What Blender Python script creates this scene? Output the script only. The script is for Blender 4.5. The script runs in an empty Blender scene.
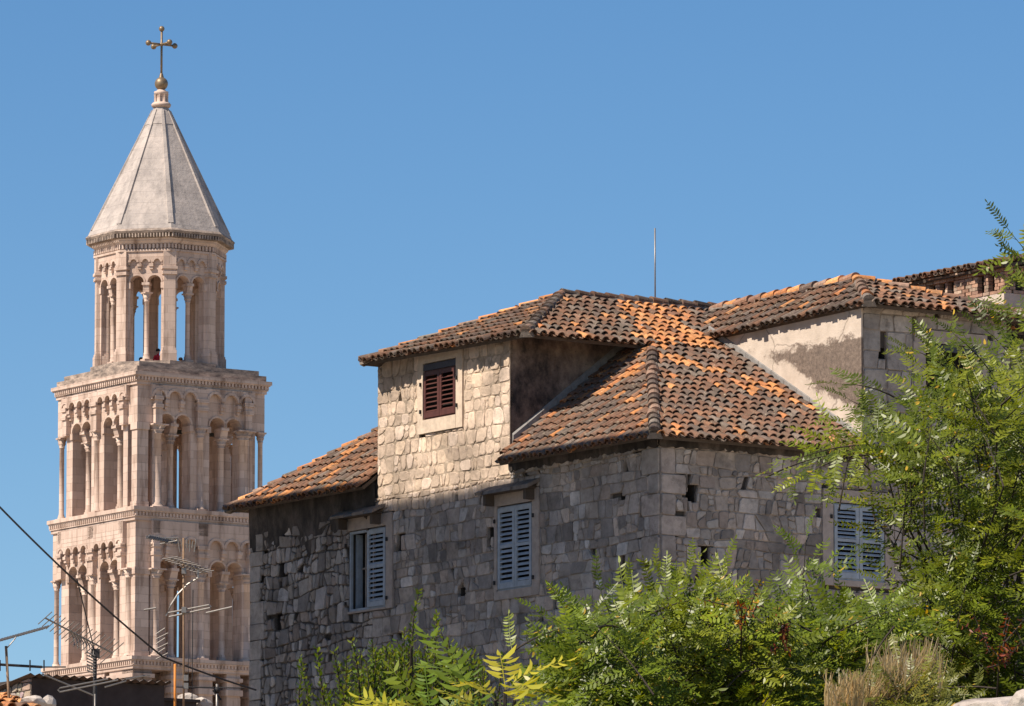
import bpy, bmesh, math, random
import numpy as np
from mathutils import Vector, Matrix
R = math.radians
rng = random.Random(7)
scene = bpy.context.scene
col = scene.collection

# ------------------------------------------------------------------ camera
F, CZ = 6938.0, 1.6
PITCH = math.atan(937 / F)
SP, CP = math.sin(PITCH), math.cos(PITCH)
cam = bpy.data.cameras.new('camera')
camo = bpy.data.objects.new('camera', cam)
col.objects.link(camo)
camo.location = (0, 0, CZ)
camo.rotation_euler = (R(90) + PITCH, 0, 0)
cam.sensor_width = 36
cam.lens = F * 36 / 1024
cam.clip_start = 1
cam.clip_end = 6000
scene.camera = camo

def at(px, py, Y):
    """where the sight line through a pixel of the photograph meets the depth Y"""
    u = (px - 512) / F; v = (353 - py) / F
    k = Y / (CP - v * SP)
    return Vector((u * k, Y, CZ + (SP + v * CP) * k))

# ------------------------------------------------------------------ light
TH = math.atan2(.56, .83)
BX = Vector((math.cos(TH), math.sin(TH), 0)); AX = Vector((-math.sin(TH), math.cos(TH), 0))
EL = R(49)
sh = (-.998 * BX + .06 * AX).normalized()
S = Vector((sh.x * math.cos(EL), sh.y * math.cos(EL), math.sin(EL)))
sun = bpy.data.lights.new('sun', 'SUN'); sun.energy = 5.0; sun.angle = R(.5); sun.color = (1, .90, .78)
suno = bpy.data.objects.new('sun', sun); col.objects.link(suno)
suno.rotation_euler = S.to_track_quat('Z', 'Y').to_euler()
suno.location = S * 400
w = bpy.data.worlds.new('World'); scene.world = w; w.use_nodes = True
nt = w.node_tree; nt.nodes.clear()
sky = nt.nodes.new('ShaderNodeTexSky'); sky.sky_type = 'NISHITA'; sky.sun_disc = False
sky.sun_elevation = EL; sky.sun_rotation = math.atan2(S.x, S.y)
sky.air_density = 1.0; sky.dust_density = 0.0; sky.ozone_density = 3.0; sky.altitude = 1500
hs = nt.nodes.new('ShaderNodeHueSaturation'); hs.inputs['Saturation'].default_value = 1.24; hs.inputs['Hue'].default_value = .501; hs.inputs['Value'].default_value = .80
bg = nt.nodes.new('ShaderNodeBackground'); bg.inputs['Strength'].default_value = .095
wo = nt.nodes.new('ShaderNodeOutputWorld')
nt.links.new(sky.outputs[0], hs.inputs['Color']); nt.links.new(hs.outputs[0], bg.inputs['Color'])
nt.links.new(bg.outputs[0], wo.inputs[0])
scene.view_settings.view_transform = 'Standard'; scene.view_settings.look = 'None'
scene.view_settings.exposure = 0.55; scene.view_settings.gamma = 1
scene.view_settings.use_curve_mapping = False

# ------------------------------------------------------------------ objects
def tag(o, label=None, cat=None, group=None, kind=None):
    if label: o['label'] = label
    if cat: o['category'] = cat
    if group: o['group'] = group
    if kind: o['kind'] = kind
    return o

def thing(name, label, cat, loc=(0, 0, 0), rz=0, group=None):
    o = bpy.data.objects.new(name, None); col.objects.link(o)
    o.location = loc; o.rotation_euler = (0, 0, rz); o.empty_display_size = .3
    return tag(o, label, cat, group)

class MB:
    """collects polygons with a colour each, builds ONE mesh object"""
    def __init__(s): s.v = []; s.f = []; s.c = []; s.m = []; s.sm = []
    def add(s, verts, faces, c=(1, 1, 1), m=0, smooth=False):
        n = len(s.v); s.v.extend([tuple(p) for p in verts])
        for f in faces:
            s.f.append([n + i for i in f]); s.c.append(c); s.m.append(m); s.sm.append(smooth)
    def box(s, x0, x1, y0, y1, z0, z1, c=(1, 1, 1), fn=None, m=0):
        P = [(x, y, z) for z in (z0, z1) for y in (y0, y1) for x in (x0, x1)]
        if fn: P = [fn(*p) for p in P]
        s.add(P, [(0, 2, 3, 1), (4, 5, 7, 6), (0, 1, 5, 4), (2, 6, 7, 3), (0, 4, 6, 2), (1, 3, 7, 5)], c, m)
    def hexa(s, P, c=(1, 1, 1), m=0):
        s.add(P, [(0, 2, 3, 1), (4, 5, 7, 6), (0, 1, 5, 4), (2, 6, 7, 3), (0, 4, 6, 2), (1, 3, 7, 5)], c, m)
    def lathe(s, o, prof, seg=14, c=(1, 1, 1), lobes=0, lob=(0, 0), a0=0, m=0, smooth=True):
        V = []; Fc = []
        for (r, z) in prof:
            for k in range(seg):
                a = a0 + 2 * math.pi * k / seg; rr = r
                if lobes and lob[0] <= z <= lob[1]: rr = r * (1 + .12 * math.cos(lobes * a))
                V.append((o[0] + rr * math.cos(a), o[1] + rr * math.sin(a), o[2] + z))
        n = len(prof)
        for i in range(n - 1):
            for k in range(seg):
                k2 = (k + 1) % seg
                Fc.append((i * seg + k, i * seg + k2, (i + 1) * seg + k2, (i + 1) * seg + k))
        s.add(V, Fc, c, m, smooth)
        s.add(V[:seg], [tuple(range(seg))[::-1]], c, m); s.add(V[-seg:], [tuple(range(seg))], c, m)
    def tube(s, pts, r, seg=6, c=(1, 1, 1), m=0):
        pts = [Vector(p) for p in pts]; n = len(pts)
        rs = r if isinstance(r, (list, tuple)) else [r] * n
        V = []; Fc = []
        for i, p in enumerate(pts):
            d = (pts[min(i + 1, n - 1)] - pts[max(i - 1, 0)])
            if d.length < 1e-9: d = Vector((0, 0, 1))
            d.normalize()
            x = d.cross(Vector((0, 0, 1)) if abs(d.z) < .9 else Vector((1, 0, 0))).normalized(); y = d.cross(x)
            for k in range(seg):
                a = 2 * math.pi * k / seg
                V.append(p + x * rs[i] * math.cos(a) + y * rs[i] * math.sin(a))
        for i in range(n - 1):
            for k in range(seg):
                k2 = (k + 1) % seg
                Fc.append((i * seg + k, i * seg + k2, (i + 1) * seg + k2, (i + 1) * seg + k))
        Fc.append(tuple(range(seg))[::-1]); Fc.append(tuple((n - 1) * seg + k for k in range(seg)))
        s.add(V, Fc, c, m, seg > 6)
    def sphere(s, o, r, c=(1, 1, 1), m=0, seg=14):
        prof = [(r * math.sin(math.pi * i / 9) + 1e-4, -r * math.cos(math.pi * i / 9)) for i in range(10)]
        s.lathe(o, prof, seg, c, m=m)
    def build(s, name, mats, parent=None, fix=True):
        me = bpy.data.meshes.new(name); me.from_pydata(s.v, [], s.f)
        if not isinstance(mats, (list, tuple)): mats = [mats]
        for q in mats: me.materials.append(q)
        me.polygons.foreach_set('material_index', s.m)
        me.polygons.foreach_set('use_smooth', s.sm)
        ca = me.color_attributes.new('Col', 'FLOAT_COLOR', 'CORNER')
        cnt = [len(f) for f in s.f]
        arr = np.repeat(np.array([tuple(c)[:3] + (1,) for c in s.c], dtype=np.float32).reshape(-1, 4), cnt, axis=0)
        ca.data.foreach_set('color', arr.ravel())
        me.update()
        if fix:
            bm = bmesh.new(); bm.from_mesh(me); bmesh.ops.recalc_face_normals(bm, faces=bm.faces); bm.to_mesh(me); bm.free()
        o = bpy.data.objects.new(name, me); col.objects.link(o)
        if parent: o.parent = parent
        return o

def np_mesh(name, V, nper, colors, mat, parent=None):
    """V (N,nper,3): N loose polygons of nper corners, one colour each"""
    N = V.shape[0]; me = bpy.data.meshes.new(name)
    me.vertices.add(N * nper); me.vertices.foreach_set('co', V.astype(np.float32).ravel())
    me.loops.add(N * nper); me.loops.foreach_set('vertex_index', np.arange(N * nper, dtype=np.int32))
    me.polygons.add(N); me.polygons.foreach_set('loop_start', np.arange(0, N * nper, nper, dtype=np.int32))
    me.materials.append(mat)
    ca = me.color_attributes.new('Col', 'FLOAT_COLOR', 'CORNER')
    cc = np.concatenate([colors, np.ones((N, 1))], 1).astype(np.float32)
    ca.data.foreach_set('color', np.repeat(cc, nper, axis=0).ravel())
    me.update(calc_edges=True); me.validate()
    o = bpy.data.objects.new(name, me); col.objects.link(o)
    if parent: o.parent = parent
    return o

# ------------------------------------------------------------------ materials
class Mat:
    def __init__(s, name):
        s.m = bpy.data.materials.new(name); s.m.use_nodes = True
        s.t = s.m.node_tree; s.b = s.t.nodes['Principled BSDF']; s.out = s.t.nodes['Material Output']
        s.b.inputs['Roughness'].default_value = .9
        s.b.inputs['Specular IOR Level'].default_value = .2
    def n(s, ty, **k):
        o = s.t.nodes.new(ty)
        for a, b in k.items():
            if a in o.inputs: o.inputs[a].default_value = b
            else: setattr(o, a, b)
        return o
    def l(s, a, b): s.t.links.new(a, b)
    def obj(s): return s.n('ShaderNodeTexCoord').outputs['Object']
    def noise(s, scale, detail=6, rough=.6, vec=None, stretch=None):
        v = vec or s.obj()
        if stretch:
            mp = s.n('ShaderNodeMapping'); mp.inputs['Scale'].default_value = stretch; s.l(v, mp.inputs[0]); v = mp.outputs[0]
        o = s.n('ShaderNodeTexNoise'); o.inputs['Scale'].default_value = scale; o.inputs['Detail'].default_value = detail
        o.inputs['Roughness'].default_value = rough; s.l(v, o.inputs['Vector']); return o.outputs['Fac']
    def ramp(s, fac, pts):
        o = s.n('ShaderNodeValToRGB'); e = o.color_ramp.elements
        while len(e) < len(pts): e.new(.5)
        for q, (p, c) in zip(e, pts):
            q.position = p; q.color = tuple(c) + (1,) if isinstance(c, (tuple, list)) else (c, c, c, 1)
        s.l(fac, o.inputs[0]); return o.outputs[0]
    def mix(s, fac, a, b, mode='MIX'):
        o = s.n('ShaderNodeMix', data_type='RGBA', blend_type=mode)
        for k, q in ((0, fac), (6, a), (7, b)):
            if isinstance(q, (int, float)): o.inputs[k].default_value = q
            elif isinstance(q, tuple): o.inputs[k].default_value = q + (1,)
            else: s.l(q, o.inputs[k])
        return o.outputs[2]
    def color(s, c):
        if isinstance(c, tuple): s.b.inputs['Base Color'].default_value = c + (1,)
        else: s.l(c, s.b.inputs['Base Color'])
        return s
    def bump(s, h, dist=.02, strength=1.0):
        o = s.n('ShaderNodeBump'); o.inputs['Distance'].default_value = dist; o.inputs['Strength'].default_value = strength
        s.l(h, o.inputs['Height']); s.l(o.outputs[0], s.b.inputs['Normal']); return s
    def attr(s):
        o = s.n('ShaderNodeVertexColor'); o.layer_name = 'Col'; return o.outputs[0]

def m_attr_stone(name, b=.03, lo=.72, hi=1.25):
    m = Mat(name); c = m.attr()
    n1 = m.noise(9, 8, .65); n2 = m.noise(1.1, 4)
    k = m.mix(1.0, c, m.ramp(n1, [(.25, lo), (.5, 1.0), (.8, hi)]), 'MULTIPLY')
    k = m.mix(1.0, k, m.ramp(n2, [(.34, .66), (.62, 1.1)]), 'MULTIPLY')
    k = m.mix(m.ramp(m.noise(2.6, 9, .75), [(.54, 0.0), (.68, .6)]), k, (.085, .073, .062))
    sp = m.noise(38, 4, .7)
    k = m.mix(m.ramp(sp, [(.28, .55), (.40, 0.0)]), k, (.07, .06, .05))
    m.color(k); m.bump(m.mix(.5, n1, sp), b, .9); return m.m
M = {}
M['stone'] = m_attr_stone('rubble stone')

def m_tower():
    m = Mat('tower limestone'); o = m.obj()
    sx = m.n('ShaderNodeSeparateXYZ'); m.l(o, sx.inputs[0])
    ad = m.n('ShaderNodeMath', operation='ADD'); m.l(sx.outputs[0], ad.inputs[0]); m.l(sx.outputs[1], ad.inputs[1])
    cb = m.n('ShaderNodeCombineXYZ'); m.l(ad.outputs[0], cb.inputs[0]); m.l(sx.outputs[2], cb.inputs[1])
    br = m.n('ShaderNodeTexBrick'); m.l(cb.outputs[0], br.inputs['Vector'])
    br.inputs['Scale'].default_value = 1; br.inputs['Brick Width'].default_value = .95; br.inputs['Row Height'].default_value = .42
    br.inputs['Mortar Size'].default_value = .012; br.inputs['Mortar Smooth'].default_value = .4
    br.inputs['Color1'].default_value = (.60, .458, .372, 1); br.inputs['Color2'].default_value = (.46, .338, .268, 1); br.inputs['Mortar'].default_value = (.42, .315, .25, 1)
    c = br.outputs['Color']
    streak = m.noise(1.0, 6, .65, stretch=(2.2, 2.2, .35))
    c = m.mix(1.0, c, m.ramp(streak, [(.30, (.55, .50, .47)), (.48, (1, 1, 1)), (.72, (1.12, 1.12, 1.12))]), 'MULTIPLY')
    gr = m.noise(5, 8, .7)
    c = m.mix(m.ramp(gr, [(.60, 0.0), (.74, .6)]), c, (.22, .165, .13))
    m.color(c); m.bump(m.mix(.5, gr, br.outputs['Fac']), .03, .6); return m.m
M['tower'] = m_tower()
def m_spire():
    m = Mat('weathered spire stone')
    c = m.ramp(m.noise(.9, 8, .7), [(.3, (.30, .26, .235)), (.5, (.41, .355, .315)), (.7, (.51, .435, .38))])
    c = m.mix(m.ramp(m.noise(2.0, 10, .78), [(.50, 0.0), (.70, .6)]), c, (.19, .165, .15))
    c = m.mix(m.ramp(m.noise(1.4, 8, .7, stretch=(1.6, 1.6, .3)), [(.52, 0.0), (.66, .5)]), c, (.20, .175, .16))
    sx = m.n('ShaderNodeSeparateXYZ'); m.l(m.obj(), sx.inputs[0])
    fr_ = m.n('ShaderNodeMath', operation='FRACT'); dv = m.n('ShaderNodeMath', operation='DIVIDE'); m.l(sx.outputs[2], dv.inputs[0]); dv.inputs[1].default_value = .62; m.l(dv.outputs[0], fr_.inputs[0])
    c = m.mix(m.ramp(fr_.outputs[0], [(.0, .55), (.05, 0.0)]), c, (.15, .13, .12))
    m.color(c); m.bump(m.noise(6, 8), .04, .6); return m.m
M['spire'] = m_spire()
def m_ledge():
    m = Mat('blackened ledge stone')
    c = m.ramp(m.noise(1.6, 9, .75, stretch=(1, 1, 2.5)), [(.36, (.13, .105, .09)), (.5, (.30, .235, .19)), (.66, (.54, .42, .33))])
    m.color(c); m.bump(m.noise(6, 8), .03, .6); return m.m
M['ledge'] = m_ledge()
def simple(name, c, var=.25, scale=8, b=.01, rough=.85, metal=0, spec=.2):
    m = Mat(name); n = m.noise(scale, 7, .65)
    k = m.mix(1.0, c, m.ramp(n, [(.25, 1 - var), (.75, 1 + var)]), 'MULTIPLY')
    m.color(k); m.bump(n, b, .6); m.b.inputs['Roughness'].default_value = rough; m.b.inputs['Metallic'].default_value = metal
    m.b.inputs['Specular IOR Level'].default_value = spec; return m.m
def m_tile():
    m = Mat('clay tile'); c = m.attr()
    n1 = m.noise(14, 8, .7)
    c = m.mix(1.0, c, m.ramp(n1, [(.25, .6), (.5, 1.0), (.8, 1.3)]), 'MULTIPLY')
    c = m.mix(m.ramp(m.noise(5.5, 9, .75), [(.50, 0.0), (.66, .75)]), c, (.10, .085, .065))
    c = m.mix(m.ramp(m.noise(2.1, 9, .78), [(.50, 0.0), (.66, .65)]), c, (.105, .085, .062))
    c = m.mix(m.ramp(m.noise(12, 7, .75), [(.57, 0.0), (.66, .75)]), c, (.40, .34, .235))
    m.color(c); m.bump(n1, .012, .8); return m.m
M['tile'] = m_tile()
M['deck'] = simple('eaves deck', (.09, .07, .055), .3, 5)
M['mortar'] = simple('old lime mortar', (.20, .165, .135), .35, 10, .03)
def m_plaster(name, light, mid, dark, scale, t0, t1, stretch=(1, 1, 1)):
    m = Mat(name)
    n = m.noise(scale, 10, .72, stretch=stretch); n2 = m.noise(16, 8, .7)
    c = m.ramp(n, [(t0, dark), (.5 * (t0 + t1), mid), (t1, light)])
    c = m.mix(m.ramp(n2, [(.60, 0.0), (.68, .6)]), c, dark)
    c = m.mix(1.0, c, m.ramp(m.noise(5, 6), [(.3, .85), (.7, 1.1)]), 'MULTIPLY')
    m.color(c); m.bump(m.mix(.5, n, n2), .03, .7); return m.m
M['plaster_dark'] = m_plaster('sooty plaster', (.33, .25, .19), (.17, .125, .10), (.04, .033, .030), .9, .38, .60, (1, 1, .8))
def m_plaster_light():
    m = Mat('peeling cream plaster'); o = m.obj()
    sx = m.n('ShaderNodeSeparateXYZ'); m.l(o, sx.inputs[0])
    n = m.noise(1.3, 9, .7, stretch=(1, 1, 1.3))
    # the plaster has come off between a sound strip under the eave and a mortar fillet along the lower roof
    def madd(v, k, add):
        a = m.n('ShaderNodeMath', operation='MULTIPLY_ADD'); m.l(v, a.inputs[0]); a.inputs[1].default_value = k
        if isinstance(add, float): a.inputs[2].default_value = add
        else: m.l(add, a.inputs[2])
        return a.outputs[0]
    above = madd(madd(sx.outputs[1], -.534, sx.outputs[2]), 1.0, -18.95); below = madd(sx.outputs[2], -1.0, 20.80)
    mn = m.n('ShaderNodeMath', operation='MINIMUM'); m.l(above, mn.inputs[0]); m.l(below, mn.inputs[1])
    cl = m.n('ShaderNodeMath', operation='MINIMUM'); m.l(mn.outputs[0], cl.inputs[0]); cl.inputs[1].default_value = .40
    fac = m.ramp(madd(cl.outputs[0], .70, n), [(.44, 0.0), (.74, 1.0)])
    fine = m.noise(15, 8, .78)
    sm = m.n('ShaderNodeMath', operation='ADD'); m.l(fac, sm.inputs[0]); m.l(fine, sm.inputs[1])
    f2 = m.ramp(sm.outputs[0], [(.72, 0.0), (.98, 1.0)])
    c = m.ramp(m.noise(3, 8), [(.3, (.47, .39, .315)), (.7, (.61, .51, .42))])
    c = m.mix(f2, c, m.ramp(fine, [(.4, (.12, .092, .075)), (.7, (.27, .205, .16))]))
    vor = m.n('ShaderNodeTexVoronoi', feature='DISTANCE_TO_EDGE'); vor.inputs['Scale'].default_value = .55
    mpv = m.n('ShaderNodeMixRGB'); mpv.inputs[0].default_value = .25; m.l(o, mpv.inputs[1])
    nn = m.n('ShaderNodeTexNoise'); nn.inputs['Scale'].default_value = 3; m.l(o, nn.inputs['Vector']); m.l(nn.outputs['Color'], mpv.inputs[2]); m.l(mpv.outputs[0], vor.inputs['Vector'])
    c = m.mix(m.ramp(vor.outputs['Distance'], [(.002, .6), (.008, 0.0)]), c, (.12, .09, .07))
    m.color(c); m.bump(m.mix(.5, fac, fine), .03, .7); return m.m
M['plaster_light'] = m_plaster_light()
M['dark_render'] = m_plaster('blackened and shaded render', (.13, .105, .09), (.06, .05, .043), (.025, .021, .019), 1.6, .36, .62, (1, 1, .5))
def m_paint(name, c, bare):
    m = Mat(name); k = m.mix(1.0, c, m.ramp(m.noise(7, 7), [(.3, .8), (.7, 1.15)]), 'MULTIPLY')
    k = m.mix(m.ramp(m.noise(9, 9, .75, stretch=(1, 1, .4)), [(.55, 0.0), (.66, .8)]), k, bare)
    m.color(k); m.b.inputs['Roughness'].default_value = .7; return m.m
M['blue_paint'] = m_paint('flaking blue paint', (.37, .41, .45), (.36, .345, .32))
M['brown_paint'] = simple('red brown paint', (.085, .032, .026), .25, 10, .004, .55)
M['dress'] = simple('dressed stone', (.41, .34, .29), .22, 7, .02)
M['dress_light'] = simple('pale dressed stone', (.56, .45, .345), .2, 7, .02)
M['slab'] = simple('mossy slab stone', (.19, .16, .135), .45, 7, .03)
M['interior'] = simple('dim room', (.03, .03, .032), .2, 3)
M['lintel'] = simple('blue grey lintel', (.07, .075, .095), .2, 9)
M['brick'] = m_attr_stone('old brick', .02, .6, 1.3)
M['gilt'] = simple('dull gilt copper', (.23, .165, .10), .3, 6, .005, .5, .5, .5)
M['bronze'] = simple('bell bronze', (.06, .06, .055), .3, 5, .01, .5, .5)
M['alu'] = simple('aluminium', (.23, .21, .19), .2, 20, .001, .45, .5, .5)
M['rust'] = simple('rusty pipe', (.22, .14, .085), .3, 15, .002, .7)
M['orange_pipe'] = simple('orange pipe', (.55, .20, .04), .2, 15, .002, .6)
M['blackm'] = simple('black cable', (.03, .028, .028), .2, 12, .001, .6)
M['lead'] = simple('flashing', (.24, .225, .21), .3, 8, .006, .6)
M['shedwall'] = simple('shaded shed wall', (.06, .048, .043), .35, 3, .01)  # shed wall on the side away from the sun, shade put into its colour
M['ground'] = simple('dry ground', (.34, .28, .21), .3, .6, .05)
M['bank'] = simple('grassy earth', (.10, .10, .04), .4, 3, .08)
def m_leaf(name, tr=.4, tint=(1.45, 1.30, .35)):
    m = Mat(name); c = m.attr()
    n = m.noise(3.0, 4); c = m.mix(1.0, c, m.ramp(n, [(.3, .75), (.7, 1.25)]), 'MULTIPLY')
    m.color(c); m.b.inputs['Roughness'].default_value = .38; m.b.inputs['Specular IOR Level'].default_value = .35
    t = m.n('ShaderNodeBsdfTranslucent'); k = m.mix(1.0, c, tint, 'MULTIPLY'); m.l(k, t.inputs['Color'])
    mx = m.n('ShaderNodeMixShader'); mx.inputs[0].default_value = tr
    m.l(m.b.outputs[0], mx.inputs[1]); m.l(t.outputs[0], mx.inputs[2]); m.l(mx.outputs[0], m.out.inputs[0]); return m.m
M['leaf'] = m_leaf('leaf'); M['straw'] = m_leaf('straw', .3, (1.0, .95, .8))
M['bark'] = simple('bark', (.042, .032, .024), .35, 25, .01)

# ------------------------------------------------------------------ ground
def terrain():
    mb = MB()
    mb.add([(-3000, -600, 0), (3000, -600, 0), (3000, 5000, 0), (-3000, 5000, 0)], [(0, 1, 2, 3)])
    tag(mb.build('ground', M['ground']), kind='structure')
    mb = MB(); nx, ny = 40, 30
    V = []
    for j in range(ny + 1):
        for i in range(nx + 1):
            x = -14 + 28 * i / nx; y = 8 + 48 * j / ny
            k = min(1, max(0, (y - 8) / 8)) * min(1, max(0, (56 - y) / 10)) * min(1, (14 - abs(x)) / 5)
            z = (1.15 + .078 * y) * k + rng.uniform(-.05, .05) * k
            V.append((x, y, z - .02))
    Fc = [(j * (nx + 1) + i, j * (nx + 1) + i + 1, (j + 1) * (nx + 1) + i + 1, (j + 1) * (nx + 1) + i) for j in range(ny) for i in range(nx)]
    mb.add(V, Fc, smooth=True)
    tag(mb.build('earth_bank', M['bank']), kind='structure')
terrain()

# ------------------------------------------------------------------ masonry
def clip(poly, nx, ny, d):
    """keep the part with nx*x+ny*y<=d"""
    out = []
    for i in range(len(poly)):
        p, q = poly[i], poly[(i + 1) % len(poly)]
        a = nx * p[0] + ny * p[1] - d; b = nx * q[0] + ny * q[1] - d
        if a <= 0: out.append(p)
        if (a < 0 < b) or (b < 0 < a):
            t = a / (a - b); out.append((p[0] + (q[0] - p[0]) * t, p[1] + (q[1] - p[1]) * t))
    return out
def area(p): return .5 * sum(p[i][0] * p[(i + 1) % len(p)][1] - p[(i + 1) % len(p)][0] * p[i][1] for i in range(len(p)))
def cent(p): return (sum(q[0] for q in p) / len(p), sum(q[1] for q in p) / len(p))
def inset(poly, g):
    c = list(poly)
    for i in range(len(poly)):
        p, q = poly[i], poly[(i + 1) % len(poly)]
        dx, dy = q[0] - p[0], q[1] - p[1]; L = math.hypot(dx, dy)
        if L < 1e-6: continue
        nx, ny = dy / L, -dx / L            # outward for ccw
        c = clip(c, nx, ny, nx * p[0] + ny * p[1] - g)
        if len(c) < 3: return []
    return c

def stones(u0, u1, z0, z1, holes, r, hmin=.2, hmax=.4, wmin=.2, wmax=.6, split=.3, wob=.03, quoin=()):
    """irregular coursed masonry as polygons (u,z), cut round the holes"""
    polys = []
    zs = [z0]
    while zs[-1] < z1: zs.append(zs[-1] + r.uniform(hmin, hmax))
    zs[-1] = z1
    ph = [(r.uniform(0, 6), r.uniform(.6, 1.6), r.uniform(0, 6), r.uniform(2, 4)) for _ in zs]
    def bz(i, u):
        if i == 0 or i == len(zs) - 1: return zs[i]
        a, f, b, g = ph[i]; return zs[i] + wob * (math.sin(a + f * u) + .6 * math.sin(b + g * u))
    def rec(p, depth):
        a = area(p); c = cent(p)
        us = [q[0] for q in p]; vs = [q[1] for q in p]; du = max(us) - min(us); dv = max(vs) - min(vs)
        pr = split * (1 if a > .05 else .35 if a > .03 else 0)
        if du > 2.2 * dv or dv > 1.8 * du: pr = max(pr, .5)
        if depth < 3 and r.random() < pr:
            ang = r.gauss(0, .22) + (0 if du > dv * .9 else math.pi / 2)
            nx, ny = math.cos(ang), math.sin(ang)
            cc = (c[0] + r.uniform(-.18, .18) * du, c[1] + r.uniform(-.18, .18) * dv); d = nx * cc[0] + ny * cc[1]
            for q in (clip(p, nx, ny, d), clip(p, -nx, -ny, -d)):
                if len(q) >= 3: rec(q, depth + 1)
        else: polys.append(p)
    for i in range(len(zs) - 1):
        us = [u0 + (r.uniform(0, .15))]
        us = [u0]
        while us[-1] < u1 - wmin * .6: us.append(us[-1] + r.uniform(wmin, wmax))
        us[-1] = u1
        sl = [0] + [r.gauss(0, .025) for _ in us[1:-1]] + [0]
        for k in range(len(us) - 1):
            a, b = us[k], us[k + 1]
            p = [(a - sl[k], bz(i, a)), (b - sl[k + 1], bz(i, b)), (b + sl[k + 1], bz(i + 1, b)), (a + sl[k], bz(i + 1, a))]
            if area(p) > .002: rec(p, 0)
    out = []
    for p in polys:
        ps = [p]
        for (a, b, c, d) in holes:
            nxt = []
            for q in ps:
                us = [t[0] for t in q]; vs = [t[1] for t in q]
                if max(us) <= a or min(us) >= b or max(vs) <= c or min(vs) >= d: nxt.append(q); continue
                cand = [clip(q, 1, 0, a), clip(q, -1, 0, -b), clip(q, 0, 1, c), clip(q, 0, -1, -d)]
                cand = [t for t in cand if len(t) >= 3]
                if cand:
                    t = max(cand, key=area)
                    if area(t) > .004: nxt.append(t)
            ps = nxt
        out += ps
    return out

def lay_stones(mb, polys, fn, r, palette, gap=.012, depth=.035, rough=.01, tilt=.05, taper=.008, pit=.07, md=.0, cham=(.010, .048)):
    """fn(u,z,d)->xyz, d outward from the wall plane"""
    for p in polys:
        ar = area(p)
        if pit and ar < .03 and r.random() < pit: continue           # a stone has fallen out
        if pit:
            n = len(p); cc = cent(p); mf = r.uniform(.72, 1.2)
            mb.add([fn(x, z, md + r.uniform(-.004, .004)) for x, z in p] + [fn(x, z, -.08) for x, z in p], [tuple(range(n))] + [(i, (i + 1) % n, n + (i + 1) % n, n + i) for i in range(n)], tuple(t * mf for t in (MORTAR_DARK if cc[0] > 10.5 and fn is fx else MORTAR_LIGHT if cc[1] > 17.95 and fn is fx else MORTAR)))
        q = inset(p, gap * r.uniform(.5, 1.7))
        if len(q) < 3 or area(q) < .0015: continue
        s = []
        n = len(q)
        for i in range(n):
            a, b, c = q[i - 1], q[i], q[(i + 1) % n]
            la = math.hypot(a[0] - b[0], a[1] - b[1]); lc = math.hypot(c[0] - b[0], c[1] - b[1])
            k = r.uniform(*cham)
            ta = min(.33, k / max(la, 1e-6)); tc = min(.33, k / max(lc, 1e-6))
            if ta * la < .006 and tc * lc < .006: s.append(b); continue
            s.append((b[0] + (a[0] - b[0]) * ta, b[1] + (a[1] - b[1]) * ta)); s.append((b[0] + (c[0] - b[0]) * tc, b[1] + (c[1] - b[1]) * tc))
        s = [(x + r.uniform(-rough, rough) * .6, z + r.uniform(-rough, rough) * .6) for x, z in s]
        c = cent(s); n = len(s); tx, tz = r.gauss(0, tilt), r.gauss(0, tilt); dd = depth * r.uniform(.45, 1.35)
        def ring(k, d, tl): return [fn(c[0] + (x - c[0]) * k, c[1] + (z - c[1]) * k, d + tl * (tx * (x - c[0]) + tz * (z - c[1])) + (r.uniform(-.004, .004) if tl else 0)) for x, z in s]
        rad = math.sqrt(area(s)) if area(s) > 0 else .1
        k1 = max(.6, 1 - 2 * taper / max(rad, .05))
        V = ring(1, -.02, 0) + ring(1, dd * .6, 1) + ring(k1, dd, 1)
        Fc = [(j * n + i, j * n + (i + 1) % n, (j + 1) * n + (i + 1) % n, (j + 1) * n + i) for j in (0, 1) for i in range(n)]
        Fc.append(tuple(2 * n + i for i in range(n)))
        base = palette(c[0], c[1], r)
        mb.add(V, Fc, base)

def wall_sheet(mb, u0, u1, z0, z1, holes, fn, depth=.35, c=(.12, .1, .085), m=0):
    """wall plane with openings: mortar face, reveals and the back of each opening (unless depth is None)"""
    us = sorted({u0, u1, *[h[0] for h in holes], *[h[1] for h in holes]}); zs = sorted({z0, z1, *[h[2] for h in holes], *[h[3] for h in holes]})
    us = [u for u in us if u0 <= u <= u1]; zs = [z for z in zs if z0 <= z <= z1]
    for i in range(len(us) - 1):
        for j in range(len(zs) - 1):
            cu, cz = (us[i] + us[i + 1]) / 2, (zs[j] + zs[j + 1]) / 2
            if any(h[0] < cu < h[1] and h[2] < cz < h[3] for h in holes): continue
            mb.add([fn(us[i], zs[j], 0), fn(us[i + 1], zs[j], 0), fn(us[i + 1], zs[j + 1], 0), fn(us[i], zs[j + 1], 0)], [(0, 1, 2, 3)], c, m)
    for (a, b, e, f) in holes:
        P = [(a, e), (b, e), (b, f), (a, f)]
        for k in range(4):
            p, q = P[k], P[(k + 1) % 4]
            mb.add([fn(p[0], p[1], 0), fn(q[0], q[1], 0), fn(q[0], q[1], -depth), fn(p[0], p[1], -depth)], [(0, 1, 2, 3)], tuple(x * .8 for x in c), m)
        mb.add([fn(p[0], p[1], -depth) for p in P], [(0, 1, 2, 3)], (.025, .022, .02), m)

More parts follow.
